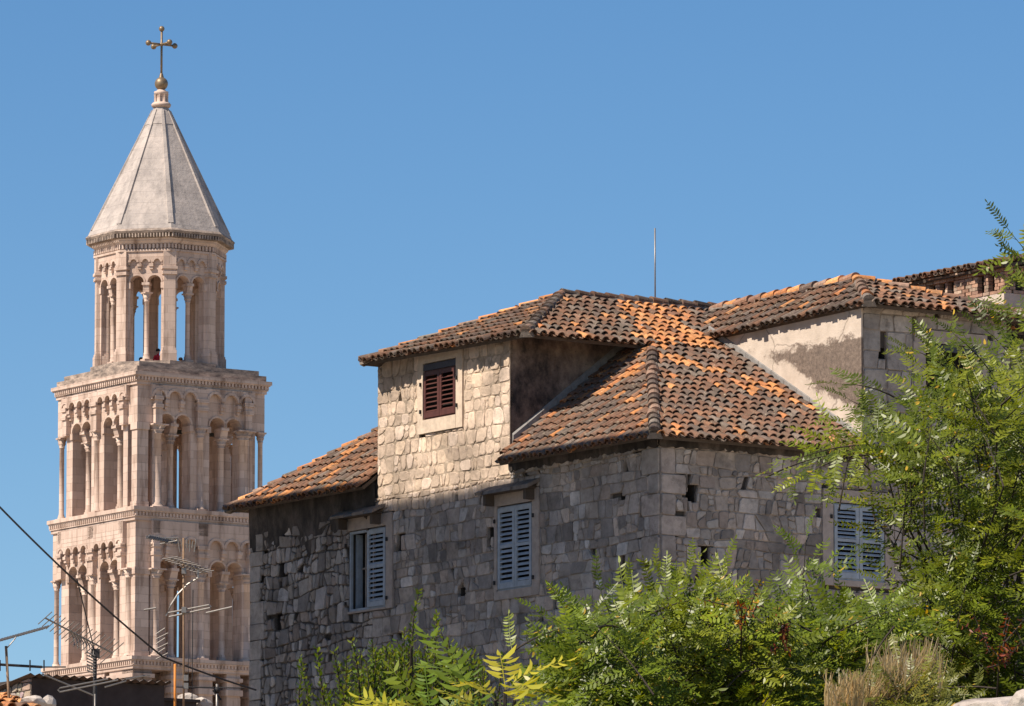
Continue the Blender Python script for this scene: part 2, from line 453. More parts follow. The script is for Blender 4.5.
# ------------------------------------------------------------------ clay tile roofs
OLD = [(.22, .125, .088), (.17, .105, .078), (.12, .083, .067), (.28, .175, .125), (.22, .18, .15), (.095, .075, .064), (.36, .225, .16), (.26, .14, .09), (.15, .11, .09)]
from mathutils import noise as mnoise
OLDS = sorted([(.23, .125, .082), (.19, .112, .08), (.155, .10, .078), (.29, .165, .11), (.23, .175, .14), (.135, .10, .083), (.35, .21, .145), (.27, .135, .082), (.18, .13, .105), (.31, .155, .088)], key=sum)
NEW = [(.56, .235, .085), (.62, .28, .11), (.50, .20, .08)]
def tiles(mb, poly, r, new=None, pitch=.225, row=.30, dark=1.0, dirt=.0):
    """poly: 3D corners on one plane, the first two along the eave; barrel tiles, cover and channel"""
    P = [Vector(p) for p in poly]
    u = (P[1] - P[0]).normalized(); n = Vector((0, 0, 0))
    for i in range(len(P)): n += P[i].cross(P[(i + 1) % len(P)])
    n.normalize()
    if n.z < 0: n = -n
    v = n.cross(u)
    q = [((p - P[0]).dot(u), (p - P[0]).dot(v)) for p in P]
    umax = max(a for a, b in q); umin = min(a for a, b in q)
    def span(x):
        hit = []
        for i in range(len(q)):
            (a, b), (c, d) = q[i], q[(i + 1) % len(q)]
            if (a - x) * (c - x) < 0: hit.append(b + (d - b) * (x - a) / (c - a))
        return (min(hit), max(hit)) if len(hit) >= 2 else None
    W = lambda a, b, h: P[0] + u * a + v * b + n * h
    k = 0; x = umin + pitch * .5
    while x < umax:
        for half in (0, 1):
            xx = x + half * pitch * .5
            sp = span(xx)
            if not sp or sp[1] - sp[0] < .08: continue
            j0 = math.floor(sp[0] / row)
            vv = j0 * row if sp[0] > .05 else -0.06
            while vv < sp[1] - .03:
                lo = max(vv, sp[0] - .06); hi = min(vv + row + .11, sp[1] + .02)
                vn = (math.floor((vv + .08) / row) + 1) * row
                if hi - lo > .06:
                    cx = xx + r.gauss(0, .013); skew = r.gauss(0, .018); lo2 = lo + r.gauss(0, .02) - (r.uniform(.03, .10) if r.random() < .05 else 0)
                    isn = new is not None and r.random() < new(xx, vv, W(xx, vv, 0))
                    pw = W(xx, vv, 0); nv = .5 + .5 * mnoise.noise(pw * 1.3) + .35 * mnoise.noise(pw * 4.1)
                    c = r.choice(NEW) if isn else OLDS[max(0, min(len(OLDS) - 1, int(len(OLDS) * (nv * .62 + r.random() * .38))))]; f = r.uniform(.78, 1.15) * (.92 if isn else .80 * dark)
                    c = tuple(min(.9, t * f) for t in c)
                    if half == 0:
                        rl, ru, sg, h0, h1, fl = .090, .070, 1, .075, .035, .95
                    else:
                        rl, ru, sg, h0, h1, fl = .078, .095, -1, .085, .055, .8
                        c = tuple(t * .85 for t in c)
                    A = []
                    for (vvv, rr, hh, sk) in ((lo2, rl, h0, 0), (hi, ru, h1, skew)):
                        for th in (0, .02):
                            for i in range(7):
                                a = math.pi * i / 6
                                A.append(W(cx + sk + (rr - th) * math.cos(a), vvv, hh + sg * (rr - th) * fl * math.sin(a) + r.uniform(-.003, .003)))
                    Fc = [(i, i + 1, 14 + i + 1, 14 + i) for i in range(6)] + [(i, i + 1, 7 + i + 1, 7 + i) for i in range(6)]
                    mb.add(A, Fc, c, 0, False)
                vv = vn if vn > vv + .05 else vv + row
        x += pitch; k += 1
    # the deck under the tiles
    D = []
    for a, b in q:
        D.append((a, b))
    top = [W(a, max(b, .05), .0) for a, b in D]; bot = [W(a, max(b, .05), -.07) for a, b in D]
    N = len(D)
    mb.add(top + bot, [tuple(range(N)), tuple(range(N, 2 * N))[::-1]] + [(i, (i + 1) % N, N + (i + 1) % N, N + i) for i in range(N)], (.1, .08, .06), 1)

def ridge(mb, pts, r, rad=.13, L=.36, new=.1, dark=1.0, lift=.07):
    pts = [Vector(p) for p in pts]
    for s in range(len(pts) - 1):
        a, b = pts[s], pts[s + 1]; d = b - a; n = max(1, int(d.length / L)); d.normalize()
        x = d.cross(Vector((0, 0, 1))).normalized(); z = x.cross(d)
        for i in range(n):
            p = a + d * (i * (b - a).length / n); q = a + d * ((i + 1) * (b - a).length / n + .07)
            c = r.choice(NEW if r.random() < new else OLD); f = r.uniform(.75, 1.2) * dark; c = tuple(t * f for t in c)
            V = []; jx = r.gauss(0, .012)
            for (o, rr, h) in ((p, rad, .03), (q, rad * .82, .0)):
                for k in range(9):
                    t = math.pi * (-.1 + 1.2 * k / 8)
                    V.append(o + x * (rr * math.cos(t) + jx) + z * (rr * .85 * math.sin(t) + h + lift))
            mb.add(V, [(k, k + 1, 9 + k + 1, 9 + k) for k in range(8)] + [tuple(range(9))], c)
        # mortar bed
        V = []
        for o in (a, b):
            V += [o - x * (rad + .03) + z * (-.05), o + x * (rad + .03) + z * (-.05), o + x * rad * .7 + z * (lift + .05), o - x * rad * .7 + z * (lift + .05)]
        mb.add(V, [(0, 1, 5, 4), (1, 2, 6, 5), (2, 3, 7, 6), (3, 0, 4, 7), (0, 1, 2, 3), (4, 5, 6, 7)], (.15, .12, .1), 1)

# ------------------------------------------------------------------ the stone house
HO = Vector((2.9227, 136.0, 0))
house = thing('stone_house', 'old grey stone house with clay tile roofs, raised attic and blue shutters', 'house', HO, TH)
fx = lambda u, z, d: (-d, u, z)           # west face x = 0, u runs along y
fy = lambda u, z, d: (u, -d, z)           # south face y = 0
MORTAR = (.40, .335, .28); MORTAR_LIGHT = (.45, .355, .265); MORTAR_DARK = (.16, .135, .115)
TAN = [(.48, .40, .335), (.43, .36, .305), (.54, .45, .38), (.37, .315, .275), (.46, .40, .355), (.31, .27, .24), (.51, .405, .33)]
GREY = [(.41, .35, .30), (.33, .285, .25), (.47, .42, .375), (.27, .235, .21), (.37, .30, .255), (.54, .48, .43), (.43, .385, .355)]
SUNLIT_CREAM = [(.62, .48, .365), (.57, .44, .335), (.67, .53, .42), (.53, .41, .31), (.62, .475, .35)]
def pal_west(u, z, r):
    f = r.uniform(.85, 1.15)
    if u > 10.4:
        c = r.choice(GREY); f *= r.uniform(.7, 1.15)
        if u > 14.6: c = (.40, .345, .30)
    elif u > 5.3 and z > 17.75: c = r.choice(SUNLIT_CREAM)  # same stone as below, paler above the shadow line: sunlight put into colour
    elif r.random() < .035: c = (.66, .60, .55)
    else: c = r.choice(TAN if r.random() < .65 else GREY)
    return tuple(t * f for t in c)
def pal_south(u, z, r):
    c = r.choice(GREY if r.random() < .6 else TAN); f = r.uniform(.8, 1.15)
    if z > 18.4: c = r.choice([(.46, .40, .35), (.41, .36, .32), (.50, .44, .385)])
    return tuple(t * f for t in c)

W1 = (9.88, 11.34, 15.73, 17.42); W2 = (4.44, 5.72, 15.70, 17.42); WD = (7.24, 8.48, 19.50, 20.66)
hW = [W1, W2, WD]
put = [(9.33, 9.50, 16.86, 17.22), (1.30, 1.45, 17.16, 17.32), (1.20, 1.40, 15.62, 15.95), (5.98, 6.12, 16.68, 17.05), (14.05, 14.30, 15.58, 15.92), (13.9, 14.1, 16.7, 17.0), (6.95, 7.2, 15.72, 15.9), (3.6, 3.75, 15.2, 15.35)]
W3 = (4.22, 5.52, 15.71, 17.25); W4 = (6.58, 7.9, 19.45, 20.66)
hS = [W3, W4]
putS = [(.66, .88, 17.06, 17.40), (.98, 1.2, 15.85, 16.2), (5.46, 5.62, 20.26, 20.5)]
r = random.Random(11)
mb = MB()
mw = (.35, .285, .23)
wall_sheet(mb, 0, 5.3, 0, 18.45, [h for h in hW + put if h[1] < 5.3] + [(5.2999, 5.3, 0, .001)], fx, .4, mw)
# W2 straddles the edge of the attic block, so the west sheet is laid in two heights instead
mb = MB()
fxs = lambda u, z, d: (.07 - d, u, z); fys = lambda u, z, d: (u, .07 - d, z); mk = (.10, .085, .072)
wall_sheet(mb, 0.07, 15.3, 0, 18.1, [W1, W2] + put, fxs, .45, mk)
wall_sheet(mb, .07, 5.3, 18.1, 18.5, [], fxs, .3, mk)
wall_sheet(mb, 10.26, 15.3, 18.1, 18.5, [], fxs, .3, mk)
mb.add([fx(10.5, 11, .004), fx(15.3, 11, .004), fx(15.3, 18.1, .004), fx(10.5, 18.1, .004)], [(0, 1, 2, 3)], (.10, .085, .075)) if False else None
wall_sheet(mb, 5.3, 10.26, 18.1, 21.05, [WD], fxs, .3, mk)
fr = .22
sur = lambda h, a=fr, b=fr, c=.0, d=.0: (h[0] - a, h[1] + b, h[2] - c, h[3] + d)
big = lambda hs, g: [(a - g, b + g, c - g, d + g) for a, b, c, d in hs]
hh = [sur(W1, .24, .0, .05, .3), sur(W2, .24, .10, .18, .3), sur(WD, .24, .2, .28, .4)] + put
# corner quoins
quo = []
z = 11.6; k = 0
while z < 18.3:
    h = r.uniform(.38, .55); quo.append((0, .62 if k % 2 else .36, z, min(z + h, 18.35))); z += h; k += 1
for q in quo: hh.append((q[0] - .01, q[1], q[2], q[3]))
quoL = []; z = 11.6
while z < 17.9:
    h = r.uniform(.30, .48); wd_ = r.uniform(.35, .62); quoL.append((15.3 - wd_, 15.31, z, min(z + h, 17.9))); z += h
for q in quoL:
    c = r.choice([(.50, .43, .37), (.43, .37, .32), (.55, .475, .41)])
    lay_stones(mb, [[(q[0], q[2]), (15.29, q[2]), (15.29, q[3]), (q[0], q[3])]], fx, r, lambda *a: c, .008, .03, .010, .02, pit=0)
lay_stones(mb, stones(0, 10.4, 11.5, 18.05, hh, r, .15, .38, .16, .52, .55, .03), fx, r, pal_west, .009, .024, .016, .05)
lay_stones(mb, stones(0, 5.3, 18.05, 18.4, hh, r, .16, .3, .2, .5, .3, .02), fx, r, pal_west, .009, .024, .016, .05)
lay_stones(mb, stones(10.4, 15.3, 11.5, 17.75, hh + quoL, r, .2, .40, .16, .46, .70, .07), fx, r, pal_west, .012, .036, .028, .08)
lay_stones(mb, stones(5.3, 10.26, 18.05, 20.98, hh, r, .24, .40, .18, .42, .16, .02), fx, r, pal_west, .010, .016, .018, .03, .014, .03, .0, (.035, .085))
for q in quo:
    c = r.choice([(.45, .37, .32), (.50, .41, .345), (.41, .35, .30)])
    lay_stones(mb, [[(q[0] + .012, q[2]), (q[1], q[2]), (q[1], q[3]), (q[0] + .012, q[3])]], fx, r, lambda *a: c, .008, .03, .006, .01, pit=.001)
# left end of the wing, north and east walls (plain)
mb.add([(0, 15.3, 0), (9.5, 15.3, 0), (9.5, 15.3, 18.4), (0, 15.3, 18.4)], [(0, 1, 2, 3)], (.3, .26, .22))
mb.add([(13, 0.6, 0), (13, 15.3, 0), (13, 15.3, 20.6), (13, .6, 20.6)], [(0, 1, 2, 3)], (.3, .26, .22))
mb.add([(9.5, 15.3, 0), (13, 15.3, 0), (13, 15.3, 20.6), (9.5, 15.3, 20.6)], [(0, 1, 2, 3)], (.3, .26, .22))
mb.build('west_wall', M['stone'], house, fix=False).name = 'wall'
# attic block: its plastered south side, north side and back
mb = MB()
P = [(x, y, z) for z in (18.0, 0) for y in (5.3, 5.55) for x in (.012, 6.4)]
P[4:] = [(.012, 5.3, 20.86), (.62, 5.3, 21.13), (.012, 5.55, 20.86), (.62, 5.55, 21.13)]; P[1] = (.62, 5.3, 18.0); P[3] = (.62, 5.55, 18.0)
mb.hexa(P); mb.box(.62, 6.4, 5.3, 5.55, 18.0, 21.13)
mb.box(0.02, 6.4, 10.0, 10.26, 18.0, 20.95)
mb.build('attic_plaster', M['plaster_dark'], house)
# south wall
mb = MB()
wall_sheet(mb, .07, 8.7, 0, 18.5, [W3] + putS[:2], fys, .45, mk)
wall_sheet(mb, 4.96, 8.7, 18.5, 21.4, [W4, putS[2]], fys, .3, mk)
mb.add([fy(8.7, 0, 0), fy(8.7, 0, -.7), fy(8.7, 21.3, -.7), fy(8.7, 21.3, 0)], [(0, 1, 2, 3)], (.3, .26, .22))
wall_sheet(mb, 8.7, 13, 0, 21.0, [], lambda u, z, d: (u, .6 - d, z), .3, mw)
hh = [sur(W3, .26, .22, .2, .3), sur(W4, .3, .3, .2, .3)] + putS
for q in quo: hh.append((-.01, .98 - q[1], q[2], q[3]))
lay_stones(mb, stones(0, 8.7, 11.5, 18.35, hh, r, .14, .38, .18, .55, .55, .03), fy, r, pal_south, .009, .026, .018, .05)
lay_stones(mb, stones(5.02, 8.7, 18.45, 21.3, hh, r, .34, .5, .35, .62, .12, .015), fy, r, pal_south, .012, .022, .006, .02)
lay_stones(mb, stones(8.7, 13, 17.5, 20.9, [], r, .34, .5, .35, .62, .2, .02), lambda u, z, d: (u, .6 - d, z), r, pal_south, .012, .022)
for q in quo:
    c = r.choice([(.43, .36, .315), (.47, .39, .335), (.39, .33, .29)])
    lay_stones(mb, [[(.012, q[2]), (.98 - q[1], q[2]), (.98 - q[1], q[3]), (.012, q[3])]], fy, r, lambda *a: c, .008, .03, .006, .01, pit=.001)
mb.build('wall', M['stone'], house, fix=False)
# right block: plastered west gable
mb = MB(); mb.box(4.958, 5.0, -.03, 7.0, 18.2, 21.32); mb.build('gable_plaster', M['plaster_light'], house)
mb = MB()
for k in range(12):
    y0 = -.05 + k * .44; zz = lambda y: 18.25 + .534 * (y + .4) + .13
    P = []
    for y in (y0, y0 + .43):
        P += [(4.93, y, zz(y) - .02), (4.965, y, zz(y) - .02), (4.93, y, zz(y) + .10), (4.965, y, zz(y) + .12)]
    mb.hexa([P[0], P[1], P[4], P[5], P[2], P[3], P[6], P[7]])
mb.box(4.86, 5.06, -.46, -.04, 18.42, 18.52)
mb.build('flashing', M['lead'], house)
mb = MB()
for k in range(9):
    y0 = 5.29; x0 = .05 + k * .36; zz = lambda x: 18.25 + .775 * (x + .4) + .13
    P = []
    for x in (x0, x0 + .35):
        P += [(x, y0 - .05, zz(x) - .02), (x, y0, zz(x) - .02), (x, y0 - .05, zz(x) + .14), (x, y0, zz(x) + .18)]
    mb.hexa([P[0], P[1], P[4], P[5], P[2], P[3], P[6], P[7]])
mb.build('flashing', M['lead'], house)
# blackened and shaded render under the eave of the left wing, ragged lower edge
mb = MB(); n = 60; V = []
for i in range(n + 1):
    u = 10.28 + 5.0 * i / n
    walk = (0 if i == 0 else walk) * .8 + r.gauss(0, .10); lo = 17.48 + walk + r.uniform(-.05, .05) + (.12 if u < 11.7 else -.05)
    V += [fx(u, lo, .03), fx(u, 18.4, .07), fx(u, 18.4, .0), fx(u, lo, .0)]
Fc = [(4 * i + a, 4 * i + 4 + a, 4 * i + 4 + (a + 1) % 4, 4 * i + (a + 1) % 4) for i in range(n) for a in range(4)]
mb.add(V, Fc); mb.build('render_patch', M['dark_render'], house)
mb = MB(); n = 70; V = []  # smooth render band under the main eaves, eave shade put into its dark colour
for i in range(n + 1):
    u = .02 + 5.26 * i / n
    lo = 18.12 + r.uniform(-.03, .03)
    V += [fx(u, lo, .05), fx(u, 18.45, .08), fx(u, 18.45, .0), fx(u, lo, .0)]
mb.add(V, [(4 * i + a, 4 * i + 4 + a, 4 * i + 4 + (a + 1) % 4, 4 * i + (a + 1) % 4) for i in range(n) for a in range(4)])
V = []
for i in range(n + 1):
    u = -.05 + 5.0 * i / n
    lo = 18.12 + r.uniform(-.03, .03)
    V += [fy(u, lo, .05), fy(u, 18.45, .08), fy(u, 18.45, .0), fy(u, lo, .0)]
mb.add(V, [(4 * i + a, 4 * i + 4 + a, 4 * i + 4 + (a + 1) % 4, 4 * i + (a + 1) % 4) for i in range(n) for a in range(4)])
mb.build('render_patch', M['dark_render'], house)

# roofs
p1 = lambda x: 18.25 + .775 * (x + .4)
p2 = lambda y: 18.25 + .534 * (y + .4)
rmain = MB(); r = random.Random(5)
tiles(rmain, [(-.42, 5.15, p1(-.42)), (-.42, -.42, p1(-.42)), (2.63, 4.0, p1(2.63)), (3.3, 5.25, p1(3.3)), (3.3, 5.27, p1(3.3))],
      r, lambda u, v, p: (.30 if 1.2 < v < 3.2 else .08) * (1.6 if mnoise.noise(Vector(p) * .9) > .05 else .5))
def newS(u, v, p):
    # replaced tiles lie in slanting strips across the south slope
    k = .03
    if v > 5.3 and p.x < 5.2 and p.x > 2.6: k = .62
    elif abs((p.x - 1.2) * .62 + (v - 1.9) * .55 - 2.6) < .35: k = .55
    elif abs(v - 3.0) < .4 and p.x < 2.2: k = .6
    if v < .5: k = .08
    return k
tiles(rmain, [(-.42, -.42, p2(-.42)), (4.93, -.42, p2(-.42)), (4.93, 4.4, p2(4.4)), (2.85, 4.4, p2(4.4)), (2.63, 4.0, p2(4.0))], r, newS)
tiles(rmain, [(-.42, 15.6, p1(-.42)), (-.42, 10.27, p1(-.42)), (2.63, 10.27, p1(2.63)), (2.63, 10.9, p1(2.63))], r, lambda u, v, p: .13)
rz = 22.1
up = lambda y: p2(4.4) + (rz - p2(4.4)) * (y - 4.4) / 2.6
# north slopes of the main body, unseen from the street
rmain.add([(2.63, 10.27, p1(2.63)), (2.63, 10.9, p1(2.63)), (-.42, 15.6, p1(-.42)), (9.6, 15.6, p1(-.42)), (9.6, 10.27, p1(2.63))], [(1, 2, 3, 4), (0, 1, 4)], (.2, .13, .09))
ro = rmain.build('roof', [M['tile'], M['deck']], house, fix=False)
def ridge_line(par, *a):
    hp = MB(); ridge(hp, *a); hp.build('ridge_tiles', [M['tile'], M['mortar']], par, fix=False)
ridge_line(ro, [(-.42, -.42, p1(-.42)), (2.63, 4.0, p1(2.63))], r, .125, .34, .03, .8)
ridge_line(ro, [(-.42, 15.6, p1(-.42)), (2.63, 10.9, p1(2.63))], r, .12, .36, .35, 1.1, .03)
# attic roof
ra = MB()
EA = [(-.46, 10.2, 20.85), (-.27, 4.3, 20.80)]; AP = (2.45, 7.0, rz)
tiles(ra, [EA[0], EA[1], AP, (2.45, 7.02, rz)], r, lambda u, v, p: .06, dark=.85)
def newA(u, v, p):
    return .75 if 2.9 < p.x - .35 * (p.y - 4.4) < 4.6 else .06 if p.x < 2.6 else .12
tiles(ra, [EA[1], (2.85, 4.36, up(4.36)), (6.6, 4.36, up(4.36)), (6.6, 7.0, rz), AP], r, newA, dark=.9)
tiles(ra, [(6.6, 10.75, 20.9), EA[0], AP, (6.6, 7.0, rz)], r, None)
roa = ra.build('roof', [M['tile'], M['deck']], house, fix=False)
ridge_line(roa, [EA[1], AP], r, .12, .34, .05, .8)
ridge_line(roa, [AP, (6.6, 7.0, rz + .02)], r, .12, .36, .03, .6)
ridge_line(roa, [EA[0], AP], r, .13, .42, .5, 1.0, .03)
# right block roof
rr_ = MB()
Q0 = (4.88, -.42, 21.28); QR = (9.25, -.42, 21.27); T0 = (6.0, 1.5, 22.05); T1 = (6.0, 6.5, 22.0); Q1 = (4.86, 6.6, 21.18)
tiles(rr_, [Q1, Q0, T0, T1], r, lambda u, v, p: .05, dark=.8)
tiles(rr_, [Q0, QR, T0], r, lambda u, v, p: .10, dark=.95)
tiles(rr_, [QR, (9.25, 6.6, 21.2), T1, T0], r, lambda u, v, p: .15)
ror = rr_.build('roof', [M['tile'], M['deck']], house, fix=False)
ridge_line(ror, [T0, T1], r, .13, .42, .5, 1.1); ridge_line(ror, [Q0, T0], r, .12, .34, .12, .9); ridge_line(ror, [QR, T0], r, .12, .34, .35)
# roof of the rear wing, with the brick flue block on it
rb = MB()
tiles(rb, [(8.6, .2, 21.15), (13.3, .2, 21.15), (13.3, 4.0, 21.7), (8.6, 4.0, 21.7)], r, lambda u, v, p: .4)
tiles(rb, [(13.3, 15.3, 20.9), (8.6, 15.3, 20.9), (8.6, 4.0, 21.7), (13.3, 4.0, 21.7)], r, None)
rob = rb.build('roof', [M['tile'], M['deck']], house, fix=False)
ch = MB()
ch.box(11.0, 12.3, 3.0, 6.5, 21.4, 22.42, (.50, .42, .33), m=1)
# brickwork with openings, laid brick by brick on the west and south sides
ops = [(3.31, 3.52), (3.67, 3.89), (4.72, 4.93), (5.02, 5.22), (5.36, 5.57), (5.75, 5.95)]
BR = [(.40, .235, .16), (.46, .28, .19), (.33, .20, .145), (.50, .36, .26), (.38, .27, .20)]
def bricks(fn, u0, u1, holes):
    zz = 22.42; k = 0
    while zz < 22.98:
        h = .075; u = u0 - (.1 if k % 2 else 0)
        while u < u1:
            a, b = max(u, u0), min(u + r.uniform(.2, .27), u1)
            cz = zz + h / 2
            lintel = zz > 22.84
            parts_ = [(a, b)]
            if not lintel and zz > 22.47:
                for (ha, hb) in holes: parts_ = [p_ for (x, y) in parts_ for p_ in ([(x, min(y, ha))] if x < ha else []) + ([(max(x, hb), y)] if y > hb else [])]
            for (a, b) in parts_:
                if b - a > .03:
                    d = r.uniform(0, .018) + (.04 if lintel else 0)
                    f = r.uniform(.75, 1.2); c = tuple(t * f for t in r.choice(BR))
                    P = [fn(x, z2, dd) for z2 in (zz + .006, zz + h - .004) for dd in (d, -.12) for x in (a + .006, b - .006)]
                    ch.hexa(P, c)
            u += .24
        zz += h; k += 1
bricks(lambda u, z, d: (11.0 - d, u, z), 3.0, 6.5, ops)
bricks(lambda u, z, d: (u, 3.0 - d, z), 11.0, 12.3, [(11.3, 11.55), (11.8, 12.05)])
ch.box(11.25, 12.2, 3.15, 6.4, 22.4, 22.95, (.05, .04, .035))
for k in range(14):                       # rough slab and tile capping
    y = 2.88 + k * .26
    ch.box(10.86 + r.uniform(-.03, .03), 12.4, y, y + .25, 22.96, 22.99 + r.uniform(0, .012), r.choice(BR))
cho = ch.build('chimney', [M['brick'], M['plaster_light']], rob)
cap = MB(); tiles(cap, [(10.82, 6.6, 22.99), (10.82, 2.82, 22.99), (11.7, 2.82, 23.17), (11.7, 6.6, 23.17)], r, None)
tiles(cap, [(12.5, 2.82, 22.99), (12.5, 6.6, 22.99), (11.7, 6.6, 23.17), (11.7, 2.82, 23.17)], r, None)
cap.build('chimney_cap', [M['tile'], M['deck']], house, fix=False)

# windows
def bar(mb, fn, u0, u1, z0, z1, d0, d1, c=(1, 1, 1)):
    P = [fn(u, z, d) for z in (z0, z1) for d in (d1, d0) for u in (u0, u1)]
    mb.hexa(P, c)
srng = random.Random(77)
def shutter(mb, fn, u0, u1, z0, z1, d=.0, n=18, st=.075, mid=True, tk=.04, open_=.55):
    bar(mb, fn, u0, u0 + st, z0, z1, d, d + tk); bar(mb, fn, u1 - st, u1, z0, z1, d, d + tk)
    bar(mb, fn, u0 + st, u1 - st, z0, z0 + st * 1.5, d, d + tk * .95); bar(mb, fn, u0 + st, u1 - st, z1 - st * 1.2, z1, d, d + tk * .95)
    zs = [(z0 + st * 1.5, z1 - st * 1.2)]
    if mid:
        zm = z0 + (z1 - z0) * .52; bar(mb, fn, u0 + st, u1 - st, zm - .03, zm + .03, d, d + tk * .95); zs = [(zs[0][0], zm - .03), (zm + .03, zs[0][1])]
    for (a, b) in zs:
        k = max(2, int(n * (b - a) / (z1 - z0))); s = (b - a) / k
        for i in range(k):
            zz = a + s * i
            P = []
            jz = srng.gauss(0, .0035)
            for (z2, dd) in ((zz + .004 + jz, d + tk * .95), (zz + s * open_ + jz * .5, d + .002)):
                for t in (0, .009):
                    for u in (u0 + st, u1 - st): P.append(fn(u, z2 + t * 1.2, dd))
            mb.hexa(P)
def window(fn, h, paint, dress, sw, open_left=False, lintel=False, n=18, mid=True, surr=(.22, .22), sill=.2, blank=False):
    a, b, c, d = h
    fo = MB()
    # dressed stone surround
    sl, sr = surr
    if sl: bar(fo, fn, a - sl, a - .001, c - sill, d + .02, -.1, .045)
    if sr: bar(fo, fn, b + .001, b + sr, c - sill, d + .02, -.1, .045)
    bar(fo, fn, a, b, c - sill, c - .001, -.1, .052)
    bar(fo, fn, a - sl * .9, b + sr * .9, d + .022, d + .28, -.1, .04)
    w = fo.build('window', dress, house)
    if lintel:
        q = MB(); bar(q, fn, a, b, d - .13, d, -.05, .03); q.build('lintel', M['lintel'], w)
        d = d - .13
    if blank:
        return w
    q = MB(); f = .05
    bar(q, fn, a, a + f, c, d, -.06, .0); bar(q, fn, b - f, b, c, d, -.06, .0); bar(q, fn, a + f, b - f, c, c + f, -.06, .015); bar(q, fn, a + f, b - f, d - f, d, -.06, .0)
    q.build('frame', paint, w)
    m_ = (a + b) / 2
    flip = fn(1, 0, 0)[1] == 1            # on the west face u runs to the left of the picture
    for side in (0, 1):
        u0, u1 = (a + f * .6, m_ - .006) if side == 0 else (m_ + .006, b - f * .6)
        q = MB(); is_left = (side == 1) if flip else (side == 0)
        if open_left and is_left:
            # folded back into the room
            hn = u1 if flip else u0; g = (lambda u, z, dd: fn(hn - (dd + .02) if flip else hn + dd + .02, z, -.12 - (u - a)))
            bar(q, g, a, a + .16, c + f, d - f, 0, .03); bar(q, g, a + .03, a + .13, c + .15, d - .15, .03, .04)
        else: shutter(q, fn, u0, u1, c + f * .8, d - f * .6, .002, n, mid=mid, open_=.55 if mid else .3)
        q.build('shutter', paint, w)
    if open_left:
        q = MB(); bar(q, fn, m_ + .1, m_ + .14, c + f, d - f, -.25, -.2); bar(q, fn, m_ + .4, m_ + .43, c + f, d - f, -.25, -.2); bar(q, fn, m_ + .1, m_ + .55, c + .9, c + .93, -.25, -.2)
        q.build('casement', M['dress'], w)
    # pintles
    for u in (a - .06, b + .06):
        for z in (c + .18, d - .28): q = MB(); bar(q, fn, u - .018, u + .018, z - .04, z + .04, .045, .085); q.build('hinge', M['blackm'], w)
    return w
w1 = window(fx, W1, M['blue_paint'], M['dress'], .22, open_left=True, surr=(.24, .0), sill=.04)
tag(w1, 'window with its left blue shutter folded back')
w2 = window(fx, W2, M['blue_paint'], M['dress'], .22, surr=(.24, .10), sill=.18)
wd = window(fx, WD, M['brown_paint'], M['dress_light'], .22, lintel=True, n=11, mid=False, surr=(.24, .2), sill=.28)
tag(wd, 'attic window with red-brown shutters')
w3 = window(fy, W3, M['blue_paint'], M['dress'], .22, surr=(.26, .22), sill=.12)
w4 = window(fy, W4, M['blue_paint'], M['dress'], .22, lintel=True, surr=(.30, .3), sill=.2, blank=True)
tag(w4, 'dark open attic window without shutters')
def hood(a, b, z, parent, seed):
    rr = random.Random(seed); q = MB(); u = a
    while u < b:
        e = min(u + rr.uniform(.3, .6), b); t = rr.uniform(.0, .03)
        P = []
        for zz in (0, .05 + t):
            for (d, dz) in ((-.06, .17), (.34 + rr.uniform(-.03, .04), -.01)):
                for x in (u, e - .008): P.append(fx(x, z + dz + zz, d))
        q.hexa(P); u = e
    q.build('hood', M['slab'], parent)
    for u in (a + .15, b - .24): q = MB(); bar(q, fx, u, u + .09, z - .22, z - .002, .045, .26); q.build('hood_bracket', M['deck'], parent)
    q = MB(); bar(q, fx, a + .1, b - .1, z + .0, z + .05, .045, .28)
    q.build('hood_board', M['deck'], parent)
hood(9.92, 11.62, 17.70, w1, 1); hood(4.2, 6.05, 17.68, w2, 2)

# lightning rod / aerial pole on the attic ridge
mb = MB(); mb.tube([(0, 0, -.3), (0, 0, 1.62)], .016, 8); 
pole = mb.build('aerial_pole', M['alu']); pole.location = HO + BX * 4.83 + AX * 7.0 + Vector((0, 0, rz + .05)); tag(pole, 'thin plain metal pole standing on the ridge of the attic roof', 'pole')

# ------------------------------------------------------------------ building across the street that shades the facade (outside the photograph, to the left)
nb = thing('apartment_house', 'tall plastered house across the street, left of the stone house', 'house', HO + BX * -17 + AX * 0, TH)
mb = MB(); HT = 17.92 + 17 * math.tan(EL) / .998
mb.box(-10, 0, .4, 22, 0, HT - .25, (.62, .54, .44)); mb.box(-10.3, 0.0, .1, 22.3, HT - .25, HT, (.34, .2, .13))
mb.build('wall', M['stone'], nb)
mb = MB()
for k in range(6):
    for j in range(8): mb = MB(); mb.box(.002, .05, 2 + k * 3.4, 3.2 + k * 3.4, 2 + j * 3.6, 3.8 + j * 3.6); mb.build('window', M['interior'], nb)

